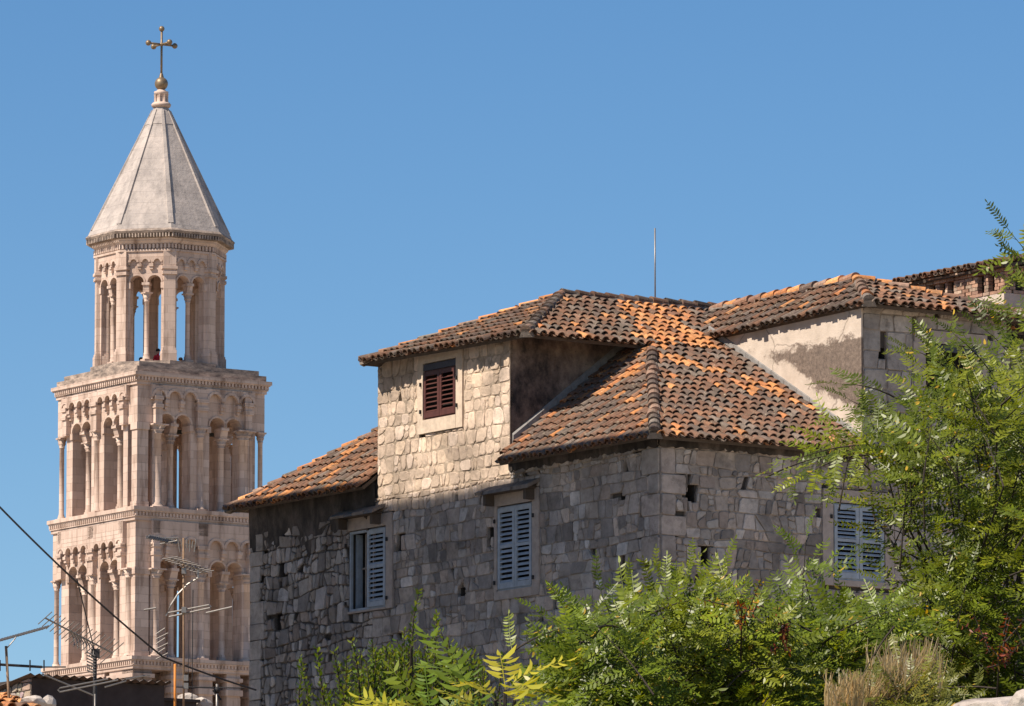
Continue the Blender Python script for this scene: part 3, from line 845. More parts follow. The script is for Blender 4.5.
# ------------------------------------------------------------------ the bell tower
TO = Vector((-19.042, 350.0, 0)); WX, WY = 7.58, 7.95; CX, CY = 3.72, 4.05
tower = thing('bell_tower', 'tall pale stone bell tower with arcaded storeys, octagonal lantern and pointed spire', 'tower', TO, TH)
tcol = (1, 1, 1)
def arch_wall(mb, fn, u0, u1, z0, z1, ops, d0, d1, seg=10):
    """slab between depths d0<d1; ops (uc, half, zbase, zspring): round arched openings through it"""
    def blk(a, b, za, zb, zc, zd):     # bottom za..zb at the two ends, top zc..zd
        P = [fn(a, d0, za), fn(b, d0, zb), fn(a, d1, za), fn(b, d1, zb), fn(a, d0, zc), fn(b, d0, zd), fn(a, d1, zc), fn(b, d1, zd)]
        mb.hexa(P)
    cur = u0
    for (uc, h, zb, zs) in sorted(ops):
        if uc - h > cur + 1e-4: blk(cur, uc - h, z0, z0, z1, z1)
        if zb > z0 + 1e-4: blk(uc - h, uc + h, z0, z0, zb, zb)
        for k in range(seg):
            a0 = math.pi - math.pi * k / seg; a1 = math.pi - math.pi * (k + 1) / seg
            blk(uc + h * math.cos(a0), uc + h * math.cos(a1), zs + h * math.sin(a0), zs + h * math.sin(a1), z1, z1)
        cur = uc + h
    if cur < u1 - 1e-4: blk(cur, u1, z0, z0, z1, z1)
def arch_ring(mb, fn, uc, zs, r0, r1, d0, d1, seg=12):
    for k in range(seg):
        a0 = math.pi * k / seg; a1 = math.pi * (k + 1) / seg
        P = [fn(uc + rr * math.cos(a), d, zs + rr * math.sin(a)) for d in (d0, d1) for rr in (r0, r1) for a in (a0, a1)]
        mb.hexa(P)
def colprof(h, rad, cap=.55, base=.35):
    b = base
    return [(rad * 1.7, 0), (rad * 1.7, b * .35), (rad * 1.45, b * .36), (rad * 1.5, b * .6), (rad * 1.15, b * .72), (rad * 1.22, b * .9), (rad, b), (rad * .94, h - cap),
            (rad * 1.15, h - cap + .02), (rad * 1.15, h - cap + .06), (rad * 1.0, h - cap + .07), (rad * 1.35, h - cap * .6), (rad * 1.45, h - cap * .5), (rad * 1.25, h - cap * .48),
            (rad * 1.75, h - cap * .2), (rad * 1.6, h - cap * .18), (rad * 1.9, h - cap * .17), (rad * 1.9, h)]
def column(o, h, rad, parent, cap=.55, base=.35, name='column'):
    q = MB(); q.lathe(o, colprof(h, rad, cap, base), 16, lobes=8, lob=(h - cap + .075, h - cap * .19))
    s = rad * 1.85
    q.box(o[0] - s, o[0] + s, o[1] - s, o[1] + s, o[2] - .001, o[2] + base * .3); q.box(o[0] - s, o[0] + s, o[1] - s, o[1] + s, o[2] + h - cap * .14, o[2] + h + .001)
    return q.build(name, M['tower'], parent)
FACES = [lambda u, d, z: (u, d, z), lambda u, d, z: (d, u, z), lambda u, d, z: (u, WY - d, z), lambda u, d, z: (WX - d, u, z)]
def cornice(mb, x0, x1, y0, y1, z0, z1, out, dent=True):
    """stepped band round a rectangle, with a row of dentils"""
    h = z1 - z0
    st = [(0, .25, .10), (.25, .34, .16), (.62, .72, out * .8), (.72, 1.0, out)]
    for a, b, o in st: mb.box(x0 - o, x1 + o, y0 - o, y1 + o, z0 + a * h, z0 + b * h)
    mb.box(x0 - .12, x1 + .12, y0 - .12, y1 + .12, z0 + .34 * h, z0 + .62 * h)
    if dent:
        u = x0 - .1
        while u < x1 + .1:
            for (p, q) in ((y0 - out * .75, y0 - .11), (y1 + .11, y1 + out * .75)): mb.box(u, u + .10, p, q, z0 + .36 * h, z0 + .61 * h)
            u += .2
        u = y0 - .1
        while u < y1 + .1:
            for (p, q) in ((x0 - out * .75, x0 - .11), (x1 + .11, x1 + out * .75)): mb.box(p, q, u, u + .10, z0 + .36 * h, z0 + .61 * h)
            u += .2
def storey(z0, zspr, zlom, ztop, grow, nx, ny, name):
    """square belfry storey: openings in pairs, blind arcade above, detached corner columns. zlom: springing of the blind arcade"""
    st = MB(); G = grow
    def fm(i): return lambda u, d, z: FACES[i](u, d - G, z)
    T = .85
    colz = []
    for i in range(4):
        L = WX if i % 2 == 0 else WY; f = fm(i); half = .465
        cs = [.29 * L - .49, .29 * L + .49, .69 * L - .49, .69 * L + .49]
        e = .92 - G
        arch_wall(st, f, e, L - e, zspr, ztop, [(c, half, zspr, zspr) for c in cs], 0.0, T)
        for (ja, jb) in ((e, cs[0] - half), (cs[1] + half, cs[2] - half), (cs[3] + half, L - e)):
            P = [f(u, d, z) for z in (z0, zspr) for d in (0, T) for u in (ja, jb)]; st.hexa(P)
        for c in cs:
            arch_ring(st, f, c, zspr, half + .002, half + .10, -.05, .25)
        # impost bands on the jambs
        for bc in (.29 * L, .69 * L):
            for s in (-1, 1):
                a = bc + s * .93; lo, hi = (a - .05, a + .20) if s > 0 else (a - .20, a + .05)
                P = [f(u, d, z) for z in (zspr - .34, zspr - .02) for d in (-.07, T * .9) for u in (lo, hi)]; st.hexa(P)
        # blind arcade: a skin with arched niches, corbels between
        n = nx if i % 2 == 0 else ny
        a0, a1 = .70, L - .70; mid = .49 * L
        for (p, q) in ((a0, mid - .28), (mid + .28, a1)):
            wdt = (q - p) / n; hw = wdt * .5 - .06
            zb = zlom - .14
            arch_wall(st, f, p, q, zb, ztop, [(p + wdt * (k + .5), hw, zb, zlom) for k in range(n)], -.24, .02, 8)
            for k in range(n): arch_ring(st, f, p + wdt * (k + .5), zlom, hw - .05, hw + .08, -.29, -.10, 8)
            for k in range(1, n):
                u = p + wdt * k
                for (za, zb2, o, ww) in ((zb - .16, zb, .30, .13), (zb - .32, zb - .16, .24, .11), (zb - .48, zb - .32, .15, .085)):
                    P = [f(uu, d, z) for z in (za, zb2) for d in (-o, .02) for uu in (u - ww, u + ww)]; st.hexa(P)
        # strips over the centre column and at the corners, stepped
        for (uc, ww) in ((mid, .29), (e + .20, .20), (L - e - .20, .20)):
            zt = zlom + .05; zc = zspr - .12
            for (za, zb2, o, k) in ((zt, ztop, .25, 0), (zt - .2, zt, .36, .05), (zt - .42, zt - .2, .28, 0), (zt - .62, zt - .42, .36, .05), (zc, zt - .62, .28, 0)):
                P = [f(uu, d, z) for z in (za, zb2) for d in (-o, .05) for uu in (uc - ww - k, uc + ww + k)]; st.hexa(P)
        P = [f(uu, d, z) for z in (zlom + .56, ztop) for d in (-.25, .02) for uu in (e, L - e)]; st.hexa(P)
        colz.append((i, f, L, cs, mid, e))
    # the bridging stone above each free corner column
    for (x, y) in ((-G + .16, -G + .16), (WX + G - .16, -G + .16), (-G + .16, WY + G - .16), (WX + G - .16, WY + G - .16)):
        k_ = 1.1; xa, xb = (-G + .003, k_) if x < 2 else (WX - k_, WX + G - .003); ya, yb = (-G + .003, k_) if y < 2 else (WY - k_, WY + G - .003)
        st.box(xa, xb, ya, yb, zspr - .10, ztop - .002)
    st.box(-G + .004, .64, -G + .005, .52, z0, zspr - .05); st.box(-G - .05, .66, -G - .05, .54, z0, z0 + .32); st.box(-G - .06, .68, -G - .06, .56, zspr - .42, zspr - .06)
    so = st.build('storey', M['tower'], tower)
    for (i, f, L, cs, mid, e) in colz:
        if i in (2, 3):
            for bc in (.29 * L, .69 * L):
                o = f(bc, .42, z0); column(o, zspr - z0 - .55, .15, so)
            continue
        for bc in (.29 * L, .69 * L):
            o = f(bc, .42, z0); column(o, zspr - z0 - .55, .165, so, .5, .4)
            q = MB()                          # impost block, flaring up to the pair of arches
            P = [f(bc + su * w_, .42 + cd + sd * dd, z) for (z, w_, dd, cd) in ((zspr - .56, .22, .24, 0), (zspr - .03, .20, .42, .0)) for sd in (-1, 1) for su in (-1, 1)]
            q.hexa(P); P = [f(bc + su * .23, .42 + sd * .44, z) for z in (zspr - .16, zspr - .004) for sd in (-1, 1) for su in (-1, 1)]; q.hexa(P)
            q.build('impost', M['tower'], so)
        o = f(mid, -.02, z0); column(o, zspr - .12 - z0, .17, so)
        if i == 0:
            o = f(e + .30, .12, z0); column(o, zspr - .1 - z0, .25, so, .5, .3)
            o = f(L - e - .30, .12, z0); column(o, zspr - .1 - z0, .27, so, .5, .3)
            o = f(L - e + .14, .12, z0); column(o, zspr - .1 - z0, .12, so, .5, .3)
        if i == 1 and G > .1: column(f(.42, .02, z0), zspr - .1 - z0, .19, so, .5, .3)
    for (x, y) in ((WX + G - .16, -G + .16), (-G + .16, WY + G - .16), (WX + G - .16, WY + G - .16)):
        column((x, y, z0), zspr - .1 - z0, .13, so)
    return so
# shaft under the belfry
mb = MB(); g = .35
for i in range(4):
    L = WX if i % 2 == 0 else WY
    f = (lambda i: (lambda u, d, z: FACES[i](u, d - g, z)))(i)
    arch_wall(mb, f, .2, L - .2, 0, 32.75, [], .0, 1.3)
mb.box(-g, WX + g, -g, WY + g, 0, 30.3)
sh_ = MB()
for (u, wv) in ((1.0, .5), (2.9, .42), (4.6, .42), (6.6, .5)): pass
shaft = MB(); shaft.box(-g, WX + g, -g, WY + g, 0, 29.6)
for i in range(4):
    L = WX if i % 2 == 0 else WY
    f = (lambda i: (lambda u, d, z: FACES[i](u, d - g, z)))(i)
    for (a, b) in ((-g, .75), (1.9, 2.7), (3.55, 4.35), (5.2, 6.0), (L - .85, L + g)) if i != 1 else ((-g, 2.0), (2.5, L + g)):
        P = [f(u, d, z) for z in (29.6, 32.74) for d in (0, 1.1) for u in (a, b)]; shaft.hexa(P)
        P = [f(u, d, z) for z in (31.6, 31.9) for d in (-.12, 1.1) for u in (a - .1, b + .1)]; shaft.hexa(P)
        P = [f(u, d, z) for z in (32.3, 32.5) for d in (-.12, 1.1) for u in (a - .1, b + .1)]; shaft.hexa(P)
shaft.box(1.4, WX - 1.4, 1.4, WY - 1.4, 29.6, 32.7)
shaft.build('shaft', M['tower'], tower)
def corn(z0, z1, G, out, mat='tower'):
    q = MB(); cornice(q, -G, WX + G, -G, WY + G, z0, z1, out); q.build('cornice', M[mat], tower)
corn(32.72, 33.36, .32, .26)
storey(33.34, 37.98, 39.12, 40.32, .17, 3, 4, 's')
corn(40.30, 41.0, .15, .26)
storey(40.98, 45.40, 46.68, 47.30, .02, 3, 4, 's')
corn(47.28, 47.92, .0, .30)
lg = MB()
for (a, b, c, d) in ((-.08, WX + .08, -.08, .9), (-.08, WX + .08, WY - .9, WY + .08), (-.08, .9, .9, WY - .9), (WX - .9, WX + .08, .9, WY - .9)): lg.box(a, b, c, d, 47.92, 48.22)
for (a, b, c, d) in ((.2, WX - .2, .2, 1.0), (.2, WX - .2, WY - 1.0, WY - .2), (.2, 1.0, 1.0, WY - 1.0), (WX - 1.0, WX - .2, 1.0, WY - 1.0)): lg.box(a, b, c, d, 48.22, 48.50)
def octa(k, rad): a = math.pi / 8 + k * math.pi / 4; return (CX + rad * math.cos(a), CY + rad * math.sin(a))
def oprism(mb, rad0, z0, rad1, z1, cap=True):
    V = [octa(k, rad0) + (z0,) for k in range(8)] + [octa(k, rad1) + (z1,) for k in range(8)]
    Fc = [(k, (k + 1) % 8, 8 + (k + 1) % 8, 8 + k) for k in range(8)]
    if cap: Fc += [tuple(range(8))[::-1], tuple(range(8, 16))]
    mb.add(V, Fc)
for k in range(8):
    P = [octa(kk, rd) + (z,) for z in (48.3, 48.76) for rd in (3.6, 2.5) for kk in (k, k + 1)]
    lg.hexa(P)
lg.build('stepped_base', M['ledge'], tower)
# lantern
ln = MB(); AP_ = 3.02; LW = 2 * AP_ * math.tan(math.pi / 8); z0 = 48.76; zs = 52.87
def oface(k):
    a = k * math.pi / 4; nx, ny = math.cos(a), math.sin(a)
    return lambda u, d, z: (CX + nx * (AP_ - d) - ny * u, CY + ny * (AP_ - d) + nx * u, z)
cols8 = []
for k in range(8):
    f = oface(k); hw = .36; cs = (-.46, .46)
    arch_wall(ln, f, -LW / 2, LW / 2, zs, 54.45, [(c, hw, zs, zs) for c in cs], 0, .5)
    for (ja, jb) in ((-LW / 2, -.46 - hw), (.46 + hw, LW / 2)):
        P = [f(u, d, z) for z in (z0, zs) for d in (0, .5) for u in (ja, jb)]; ln.hexa(P)
    for c in cs: arch_ring(ln, f, c, zs, hw + .002, hw + .09, -.05, .2)
    for s in (-1, 1):
        P = [f(u, d, z) for z in (zs - .32, zs - .02) for d in (-.06, .48) for u in sorted((s * .80, s * .98))]; ln.hexa(P)
    wdt = .62; zb = 53.80
    arch_wall(ln, f, -.93, .93, zb, 54.45, [(-.62 + wdt * j, .21, zb, 53.9) for j in range(3)], -.13, .02, 8)
    for j in range(3): arch_ring(ln, f, -.62 + wdt * j, 53.9, .16, .28, -.17, -.08, 8)
    for j in (-.31, .31):
        for (za, zc, o, ww) in ((zb - .13, zb, .19, .12), (zb - .27, zb - .13, .14, .09)):
            P = [f(j + uu, d, z) for z in (za, zc) for d in (-o, .02) for uu in (-ww, ww)]; ln.hexa(P)
    # dentil frieze and mouldings
    P = [f(u, d, z) for z in (54.45, 54.56) for d in (-.20, .5) for u in (-LW / 2 - .08, LW / 2 + .08)]; ln.hexa(P)
    P = [f(u, d, z) for z in (54.56, 54.85) for d in (-.06, .5) for u in (-LW / 2 - .03, LW / 2 + .03)]; ln.hexa(P)
    u = -LW / 2
    while u < LW / 2:
        P = [f(uu, d, z) for z in (54.59, 54.83) for d in (-.20, -.05) for uu in (u, u + .11)]; ln.hexa(P); u += .205
    cols8.append(f)
    # corner pilasters
    v = math.pi / 8 + k * math.pi / 4; R0 = AP_ / math.cos(math.pi / 8)
    cxp, cyp = math.cos(v), math.sin(v)
    def pil(r0, r1, wv, za, zc):
        P = [(CX + cxp * rr - cyp * uu, CY + cyp * rr + cxp * uu, z) for z in (za, zc) for rr in (r0, r1) for uu in (-wv, wv)]; ln.hexa(P)
    pil(2.7, R0 + .08, .30, z0, 54.45); pil(2.7, R0 + .16, .38, z0, z0 + .55); pil(2.7, R0 + .12, .34, z0 + .55, z0 + .68)
    for (za, zc, o, ww) in ((53.25, 53.40, .16, .37), (53.40, 53.52, .10, .32), (53.52, 53.66, .18, .40), (53.66, 54.45, .12, .33)): pil(2.7, R0 + o, ww, za, zc)
oprism(ln, 3.43, 54.85, 3.52, 54.97); oprism(ln, 3.55, 54.97, 3.60, 55.12)
lno = ln.build('lantern', M['tower'], tower)
for f in cols8:
    column(f(0, .25, z0), zs - z0 - .5, .125, lno, .5, .5)
    q = MB(); P = [f(su * ww, .25 + sd * dd, z) for (z, ww, dd) in ((zs - .5, .17, .18), (zs - .004, .14, .27)) for sd in (-1, 1) for su in (-1, 1)]; q.hexa(P)
    P = [f(su * .2, .25 + sd * .3, z) for z in (zs - .14, zs - .006) for sd in (-1, 1) for su in (-1, 1)]; q.hexa(P); q.build('impost', M['tower'], lno)
q = MB(); 
for k in range(8):
    f = oface(k); u = -1.42
    while u < 1.4:
        P = [f(uu, d, z) for z in (55.14, 55.34) for d in (-.58, -.3) for uu in (u, u + .08)]; q.hexa(P); u += .16
oprism(q, 3.60, 55.12, 3.62, 55.36); oprism(q, 3.86, 55.36, 3.92, 55.48); oprism(q, 3.92, 55.48, 3.80, 55.60)
q.build('cornice', M['ledge'], tower)
sp = MB()
ZS, ZT, RS, RT = 55.60, 62.5, 3.72, .36
oprism(sp, RS + .06, ZS, RS - .05, ZS + .25)
oprism(sp, RS - .1, ZS + .25, RT, ZT)
rad_at = lambda z: RS - .1 + (RT - RS + .1) * (z - ZS - .25) / (ZT - ZS - .25)
for k in range(8):          # ribs along the edges
    P0 = [Vector(octa(k, rad_at(z) + .02) + (z,)) for z in (ZS + .3, ZT - .2)]
    a = math.pi / 8 + k * math.pi / 4; t = Vector((-math.sin(a), math.cos(a), 0)); o = Vector((math.cos(a), math.sin(a), 0))
    V = []
    for p, ww in zip(P0, (.17, .08)): V += [p - o * .12 - t * ww, p - o * .12 + t * ww, p + o * .028 - t * ww * .8, p + o * .028 + t * ww * .8]
    sp.hexa(V)
    # band at head and foot of the panel
    for (za, zb_) in ((ZS + .25, ZS + .85), (ZT - 1.0, ZT - .2)):
        P = []
        for z in (za, zb_):
            for off in (-.06, .03):
                for kk in (k, k + 1): P.append(octa(kk, rad_at(z) + off) + (z,))
        sp.hexa(P)
spo = sp.build('spire', M['spire'], tower)
q = MB(); prof = [(.40, 0), (.48, .04), (.52, .16), (.44, .26), (.34, .28), (.30, .30), (.30, .68), (.36, .72), (.38, .84), (.26, .88), (.2, .95)]
q.lathe((CX, CY, ZT - .05), prof, 20)
for k in range(8):
    a = k * math.pi / 4; q.lathe((CX + .33 * math.cos(a), CY + .33 * math.sin(a), ZT + .22), [(.07, 0), (.05, .05), (.05, .38), (.08, .44)], 8)
q.build('spire_collar', M['tower'], spo)
fin = MB(); ZB = ZT + 1.22
fin.lathe((CX, CY, ZB - .42), [(.22, 0), (.24, .05), (.16, .1), (.2, .14)], 16); fin.sphere((CX, CY, ZB), .35, seg=20)
fo = fin.build('finial_ball', M['gilt'], tower)
cr = MB(); ZX = ZB + 2.08
cr.tube([(CX, CY, ZB + .3), (CX, CY, ZX + .72)], .06, 8); cr.sphere((CX, CY, ZX + .82), .15)
cr.lathe((CX, CY, ZB + .3), [(.14, 0), (.07, .25)], 10)
for d in ((1, 0), (-1, 0), (0, 1), (0, -1)):
    cr.tube([(CX, CY, ZX), (CX + d[0] * .72, CY + d[1] * .72, ZX)], .055, 8); cr.sphere((CX + d[0] * .80, CY + d[1] * .80, ZX), .15)
cr.sphere((CX, CY, ZX), .11)
cr.build('cross', M['gilt'], fo)
# floors
for (za, zb_) in ((40.6, 40.85), (33.0, 33.2)): q = MB(); q.box(1.0, WX - 1.0, 1.0, WY - 1.0, za, zb_); q.build('floor', M['tower'], tower)
# bell hanging in the upper belfry
def local(T, x, y, z): return T + BX * x + AX * y + Vector((0, 0, z))
be = thing('bell', 'dark bronze bell hanging behind the arches of the upper square storey', 'bell', local(TO, 2.9, 3.4, 44.1), TH)
q = MB(); q.lathe((0, 0, 0), [(.50, 0), (.53, .05), (.45, .16), (.36, .4), (.31, .68), (.24, .84), (.08, .9)], 20); q.build('bell_body', M['bronze'], be)
q = MB(); q.tube([(0, 0, .88), (0, 0, 1.3)], .05, 8); q.box(-2.0, 3.8, -.09, .09, 1.28, 1.48); q.build('headstock', M['bronze'], be)
q = MB(); q.tube([(0, 0, .9), (0, 0, .0)], .04, 8); q.sphere((0, 0, -.03), .1); q.build('clapper', M['bronze'], be)

# ------------------------------------------------------------------ visitors in the lantern
M['skin'] = simple('skin', (.42, .25, .18), .08, 10, .001, .6)
def cloth(c): return simple('cloth', c, .15, 12, .004, .9)
def person(label, loc, rz, shirt, trousers, hair, seated=False):
    t = thing('person', label, 'person', loc, rz, 'visitors in the lantern')
    hz = .40 if seated else .93
    J = {'pel': (0, 0, hz), 'ch': (0, .01, hz + .30), 'nk': (0, 0, hz + .52), 'hd': (0, -.02, hz + .66), 'tp': (0, -.02, hz + .76)}
    rad = {'pel': .15, 'ch': .15, 'nk': .06, 'hd': .095, 'tp': .07}
    ed = [('pel', 'ch'), ('ch', 'nk'), ('nk', 'hd'), ('hd', 'tp')]
    for s in (-1, 1):
        q = 'l' if s < 0 else 'r'
        J['sh' + q] = (s * .18, 0, hz + .44); J['el' + q] = (s * .25, .03, hz + .17); J['wr' + q] = (s * .22, -.16, hz + .02); J['ha' + q] = (s * .2, -.24, hz)
        rad.update({'sh' + q: .06, 'el' + q: .045, 'wr' + q: .032, 'ha' + q: .035})
        ed += [('ch', 'sh' + q), ('sh' + q, 'el' + q), ('el' + q, 'wr' + q), ('wr' + q, 'ha' + q)]
        J['hp' + q] = (s * .1, 0, hz - .05)
        if seated: J['kn' + q] = (s * .13, -.38, .46); J['an' + q] = (s * .12, -.62, .07); J['ft' + q] = (s * .13, -.76, .05)
        else: J['kn' + q] = (s * .11, -.02, .5); J['an' + q] = (s * .12, .0, .08); J['ft' + q] = (s * .13, -.15, .05)
        rad.update({'hp' + q: .09, 'kn' + q: .065, 'an' + q: .045, 'ft' + q: .045})
        ed += [('pel', 'hp' + q), ('hp' + q, 'kn' + q), ('kn' + q, 'an' + q), ('an' + q, 'ft' + q)]
    ks = list(J); me = bpy.data.meshes.new('body'); me.from_pydata([J[k] for k in ks], [(ks.index(a), ks.index(b)) for a, b in ed], [])
    o = bpy.data.objects.new('body', me); col.objects.link(o); o.parent = t
    sk = o.modifiers.new('skin', 'SKIN'); sv = me.skin_vertices[0].data
    for i, k in enumerate(ks): sv[i].radius = (rad[k], rad[k] * (.75 if k in ('pel', 'ch') else 1)); sv[i].use_root = (k == 'pel')
    su = o.modifiers.new('sub', 'SUBSURF'); su.levels = 2; su.render_levels = 2
    dg = bpy.context.evaluated_depsgraph_get(); ev = o.evaluated_get(dg); nm = bpy.data.meshes.new_from_object(ev)
    o.modifiers.clear(); o.data = nm; nm.materials.clear()
    for q in (M['skin'], shirt, trousers): nm.materials.append(q)
    for p in nm.polygons:
        c = p.center; p.use_smooth = True
        p.material_index = 0 if c.z > hz + .54 or (c.y < -.13 and abs(c.x) > .15 and hz - .1 < c.z < hz + .1 and not seated) else 1 if c.z > hz + .02 else 2
    h = MB(); h.lathe((0, .005, hz + .66), [(.108, .0), (.115, .05), (.10, .11), (.06, .145), (.01, .155)], 14); h.build('hair', hair, t)
    return t
hairm = simple('dark hair', (.02, .015, .012), .2, 20)
person('visitor in a red shirt standing in the lantern of the bell tower', local(TO, 3.0, 3.0, 47.925), TH, cloth((.55, .03, .05)), cloth((.05, .06, .1)), hairm)
person('visitor in a dark red top sitting low at the left lantern opening', local(TO, 1.98, 3.0, 47.925), TH - .5, cloth((.38, .03, .06)), cloth((.05, .05, .05)), hairm, True)
person('visitor with dark hair sitting low at the right lantern opening', local(TO, 3.7, 1.9, 47.925), TH + .4, cloth((.06, .06, .08)), cloth((.05, .05, .06)), hairm, True)

# ------------------------------------------------------------------ rooftops and aerials at the lower left
YS = 116.0
so_ = at(31, 690, YS); so_.z = 0
shed = thing('roof_shed', 'dark rooftop shed with a corrugated roof edge below the bell tower', 'shed', so_, TH)
zt = at(31, 676, YS).z
mb = MB(); r = random.Random(3)
mb.box(0.0, 2.62, .02, 4, zt - 3.2, zt - .03); mb.build('wall', M['shedwall'], shed)
mb = MB()
def fs(u, z, d): return (-d, u, z)
stp = stones(0, 4, zt - 1.6, zt - .02, [], r, .12, .2, .2, .4, .1, .01)
stp = [clip(p, .16, 1, zt - .02) for p in stp]; stp = [p for p in stp if len(p) > 2 and abs(area(p)) > .002]
lay_stones(mb, stp, fs, r, lambda u, z, rr: tuple(t * rr.uniform(.85, 1.1) for t in (.40, .33, .27)), .006, .02, pit=0)
mb.add([fs(0, zt - 3.2, 0), fs(4, zt - 3.2, 0), fs(4, zt - .7, 0), fs(0, zt - .04, 0)], [(0, 1, 2, 3)], (.3, .25, .2))
mb.build('wall', M['stone'], shed)
mb = MB(); n = 66; V = []
for i in range(n + 1):
    u = -.12 + 2.8 * i / n; h = .022 * math.sin(i * 2 * math.pi / 4)
    V += [(u, -.12, zt + h + .02), (u, 4.1, zt - .55 + h)]
mb.add(V, [(2 * i, 2 * i + 2, 2 * i + 3, 2 * i + 1) for i in range(n)]); 
V2 = [(x, y, z - .012) for x, y, z in V]; mb.add(V2, [(2 * i, 2 * i + 2, 2 * i + 3, 2 * i + 1) for i in range(n)])
mb.build('roof', simple('corrugated sheet', (.17, .14, .12), .3, 6, .01), shed)
mb = MB(); mb.box(2.63, 3.4, .25, 3, zt - 3.2, zt - .27, (.09, .075, .065)); mb.box(2.58, 3.45, .2, 3, zt - .27, zt - .22, (.16, .13, .11)); mb.build('lean_to', M['shedwall'], shed)
# the house that carries the shed
lo_ = at(60, 706, YS); lo_.z = 0
lowh = thing('tiled_house', 'low house with a weathered tile roof under the rooftop aerials', 'house', so_, TH)
zr = at(60, 712, YS).z
mb = MB(); mb.box(-3.0, 4.6, -1.2, 9, 0, zr - .55); mb.build('wall', M['stone'], lowh)
mb = MB(); tiles(mb, [(-3.2, -1.4, zr - .62), (4.8, -1.4, zr - .62), (4.8, 3.0, zr + .05), (-3.2, 3.0, zr + .05)], r, lambda u, v, p: .25)
mb.build('roof', [M['tile'], M['deck']], lowh, fix=False)
# end of another tiled roof, orange, bottom left corner, with rubble beside it
p = at(4, 704, YS - 4)
orf = thing('roof_end', 'bright orange tiled roof end in the bottom left corner', 'roof', (p.x, p.y, 0), TH)
mb = MB(); tiles(mb, [(-1.2, -.5, p.z - .16), (.32, -.5, p.z - .16), (.32, .6, p.z + .14), (-1.2, .6, p.z + .14)], r, lambda u, v, q: .95)
mb.build('tiles', [M['tile'], M['deck']], orf, fix=False)
mb = MB(); mb.box(-1.2, .25, -.3, .6, 0, p.z - .22); mb.build('wall', M['stone'], orf)
def rock(name, loc, size, label, cat, seed, mat, group=None, sub=3):
    bm = bmesh.new(); bmesh.ops.create_icosphere(bm, subdivisions=sub, radius=1); rr = random.Random(seed)
    from mathutils import noise
    off = Vector((rr.uniform(-9, 9), rr.uniform(-9, 9), 0))
    pl = [(Vector((rr.gauss(0, 1), rr.gauss(0, 1), rr.gauss(0, 1))).normalized(), rr.uniform(.6, .85)) for _ in range(10)]
    for v in bm.verts:
        q = v.co.normalized()
        for n_, d in pl:
            e = q.dot(n_)
            if e > d: q = q - n_ * (e - d)
        q = q * (1 + .10 * noise.noise(q * 2 + off) + .05 * noise.noise(q * 6 + off))
        v.co = Vector((q.x * size[0], q.y * size[1], q.z * size[2]))
    me = bpy.data.meshes.new(name); bm.to_mesh(me); bm.free(); me.materials.append(mat)
    o = bpy.data.objects.new(name, me); col.objects.link(o); o.location = loc
    return tag(o, label, cat, group)
M['rock'] = m_plaster('pale rock', (.50, .43, .37), (.40, .34, .29), (.12, .10, .09), 2.2, .36, .52)
def rooftop_stone(px, py, Y, size, label, seed):
    p = at(px, py, Y); return rock('rubble_stone', p, size, label, 'stone', seed, M['rock'], None, 2)
rooftop_stone(33, 703, YS - 4, (.26, .2, .14), 'pale stone beside the orange roof end', 3)
rooftop_stone(47, 705, YS - 3.6, (.16, .2, .17), 'small grey stone to the right of the orange roof end', 4)

def yagi(mb, a, b, n, el0, el1, axis, rb=.012, re=.006):
    """boom a-b with n elements across it"""
    a, b = Vector(a), Vector(b); axis = Vector(axis).normalized()
    mb.tube([a, b], rb, 5)
    for i in range(n):
        t = i / (n - 1); p = a.lerp(b, t); L = el0 + (el1 - el0) * t
        mb.tube([p - axis * L / 2, p + axis * L / 2], re, 4)
def mast(name, label, px, top, bot, Y, rad, mat, lean=0):
    a = at(px, bot, Y); b = at(px + lean, top, Y)
    t = thing(name, label, 'aerial', (a.x, a.y, a.z - .6), 0, 'aerials on the rooftops below the bell tower')
    q = MB(); q.tube([(0, 0, 0), (b.x - a.x, b.y - a.y, b.z - a.z + .6)], rad, 8); q.build('mast', M[mat], t)
    return t, Vector(t.location)
def L_(o, px, py, Y): return at(px, py, Y) - o
Y1 = 112
t, o = mast('aerial', 'leaning dark aerial mast at the left edge with a bar and a light folded antenna', 12, 646, 712, Y1, .022, 'rust', -6)
q = MB(); yagi(q, L_(o, -20, 672, Y1), L_(o, 0, 664, Y1), 5, .35, .3, (0.3, 1, .1)); 
a, b = L_(o, -14, 644, Y1 - .2), L_(o, 47, 627, Y1 + .4)
q.tube([a, b], .012, 5)
for i in range(18):
    p = a.lerp(b, .22 + .75 * i / 17); q.tube([p + Vector((-.05, -.05, -.03)), p + Vector((.05, .05, .03))], .018, 5)
q.tube([L_(o, 7, 648, Y1), L_(o, 14, 640, Y1), L_(o, 16, 637, Y1)], .01, 5)
q.build('antenna', M['alu'], t)
q = MB(); a, b = L_(o, -10, 664, Y1), L_(o, 42, 667, Y1 + .3); q.tube([a, b], .024, 6); q.tube([b, L_(o, 66, 667, Y1 + .3)], .012, 5)
for k in (0, 30, 44): q.tube([L_(o, k, 660, Y1), L_(o, k, 671, Y1)], .012, 4)
q.build('crossbar', M['blackm'], t)
t, o = mast('aerial', 'dark aerial mast above the shed carrying a long slanting comb antenna', 95, 652, 712, 114, .032, 'blackm', 0)
q = MB(); yagi(q, L_(o, 45, 618, 113.6), L_(o, 112, 653, 114.4), 17, .32, .55, (.75, -.35, .62), .016, .009)
q.build('antenna', M['alu'], t)
q = MB()
for k in range(7):
    p = L_(o, 72 + k * 3.2, 637 + k * 1.6, 113.9); q.tube([p + Vector((-.05, 0, .12)), p + Vector((.02, .1, .0)), p + Vector((.04, 0, -.14))], .011, 4)
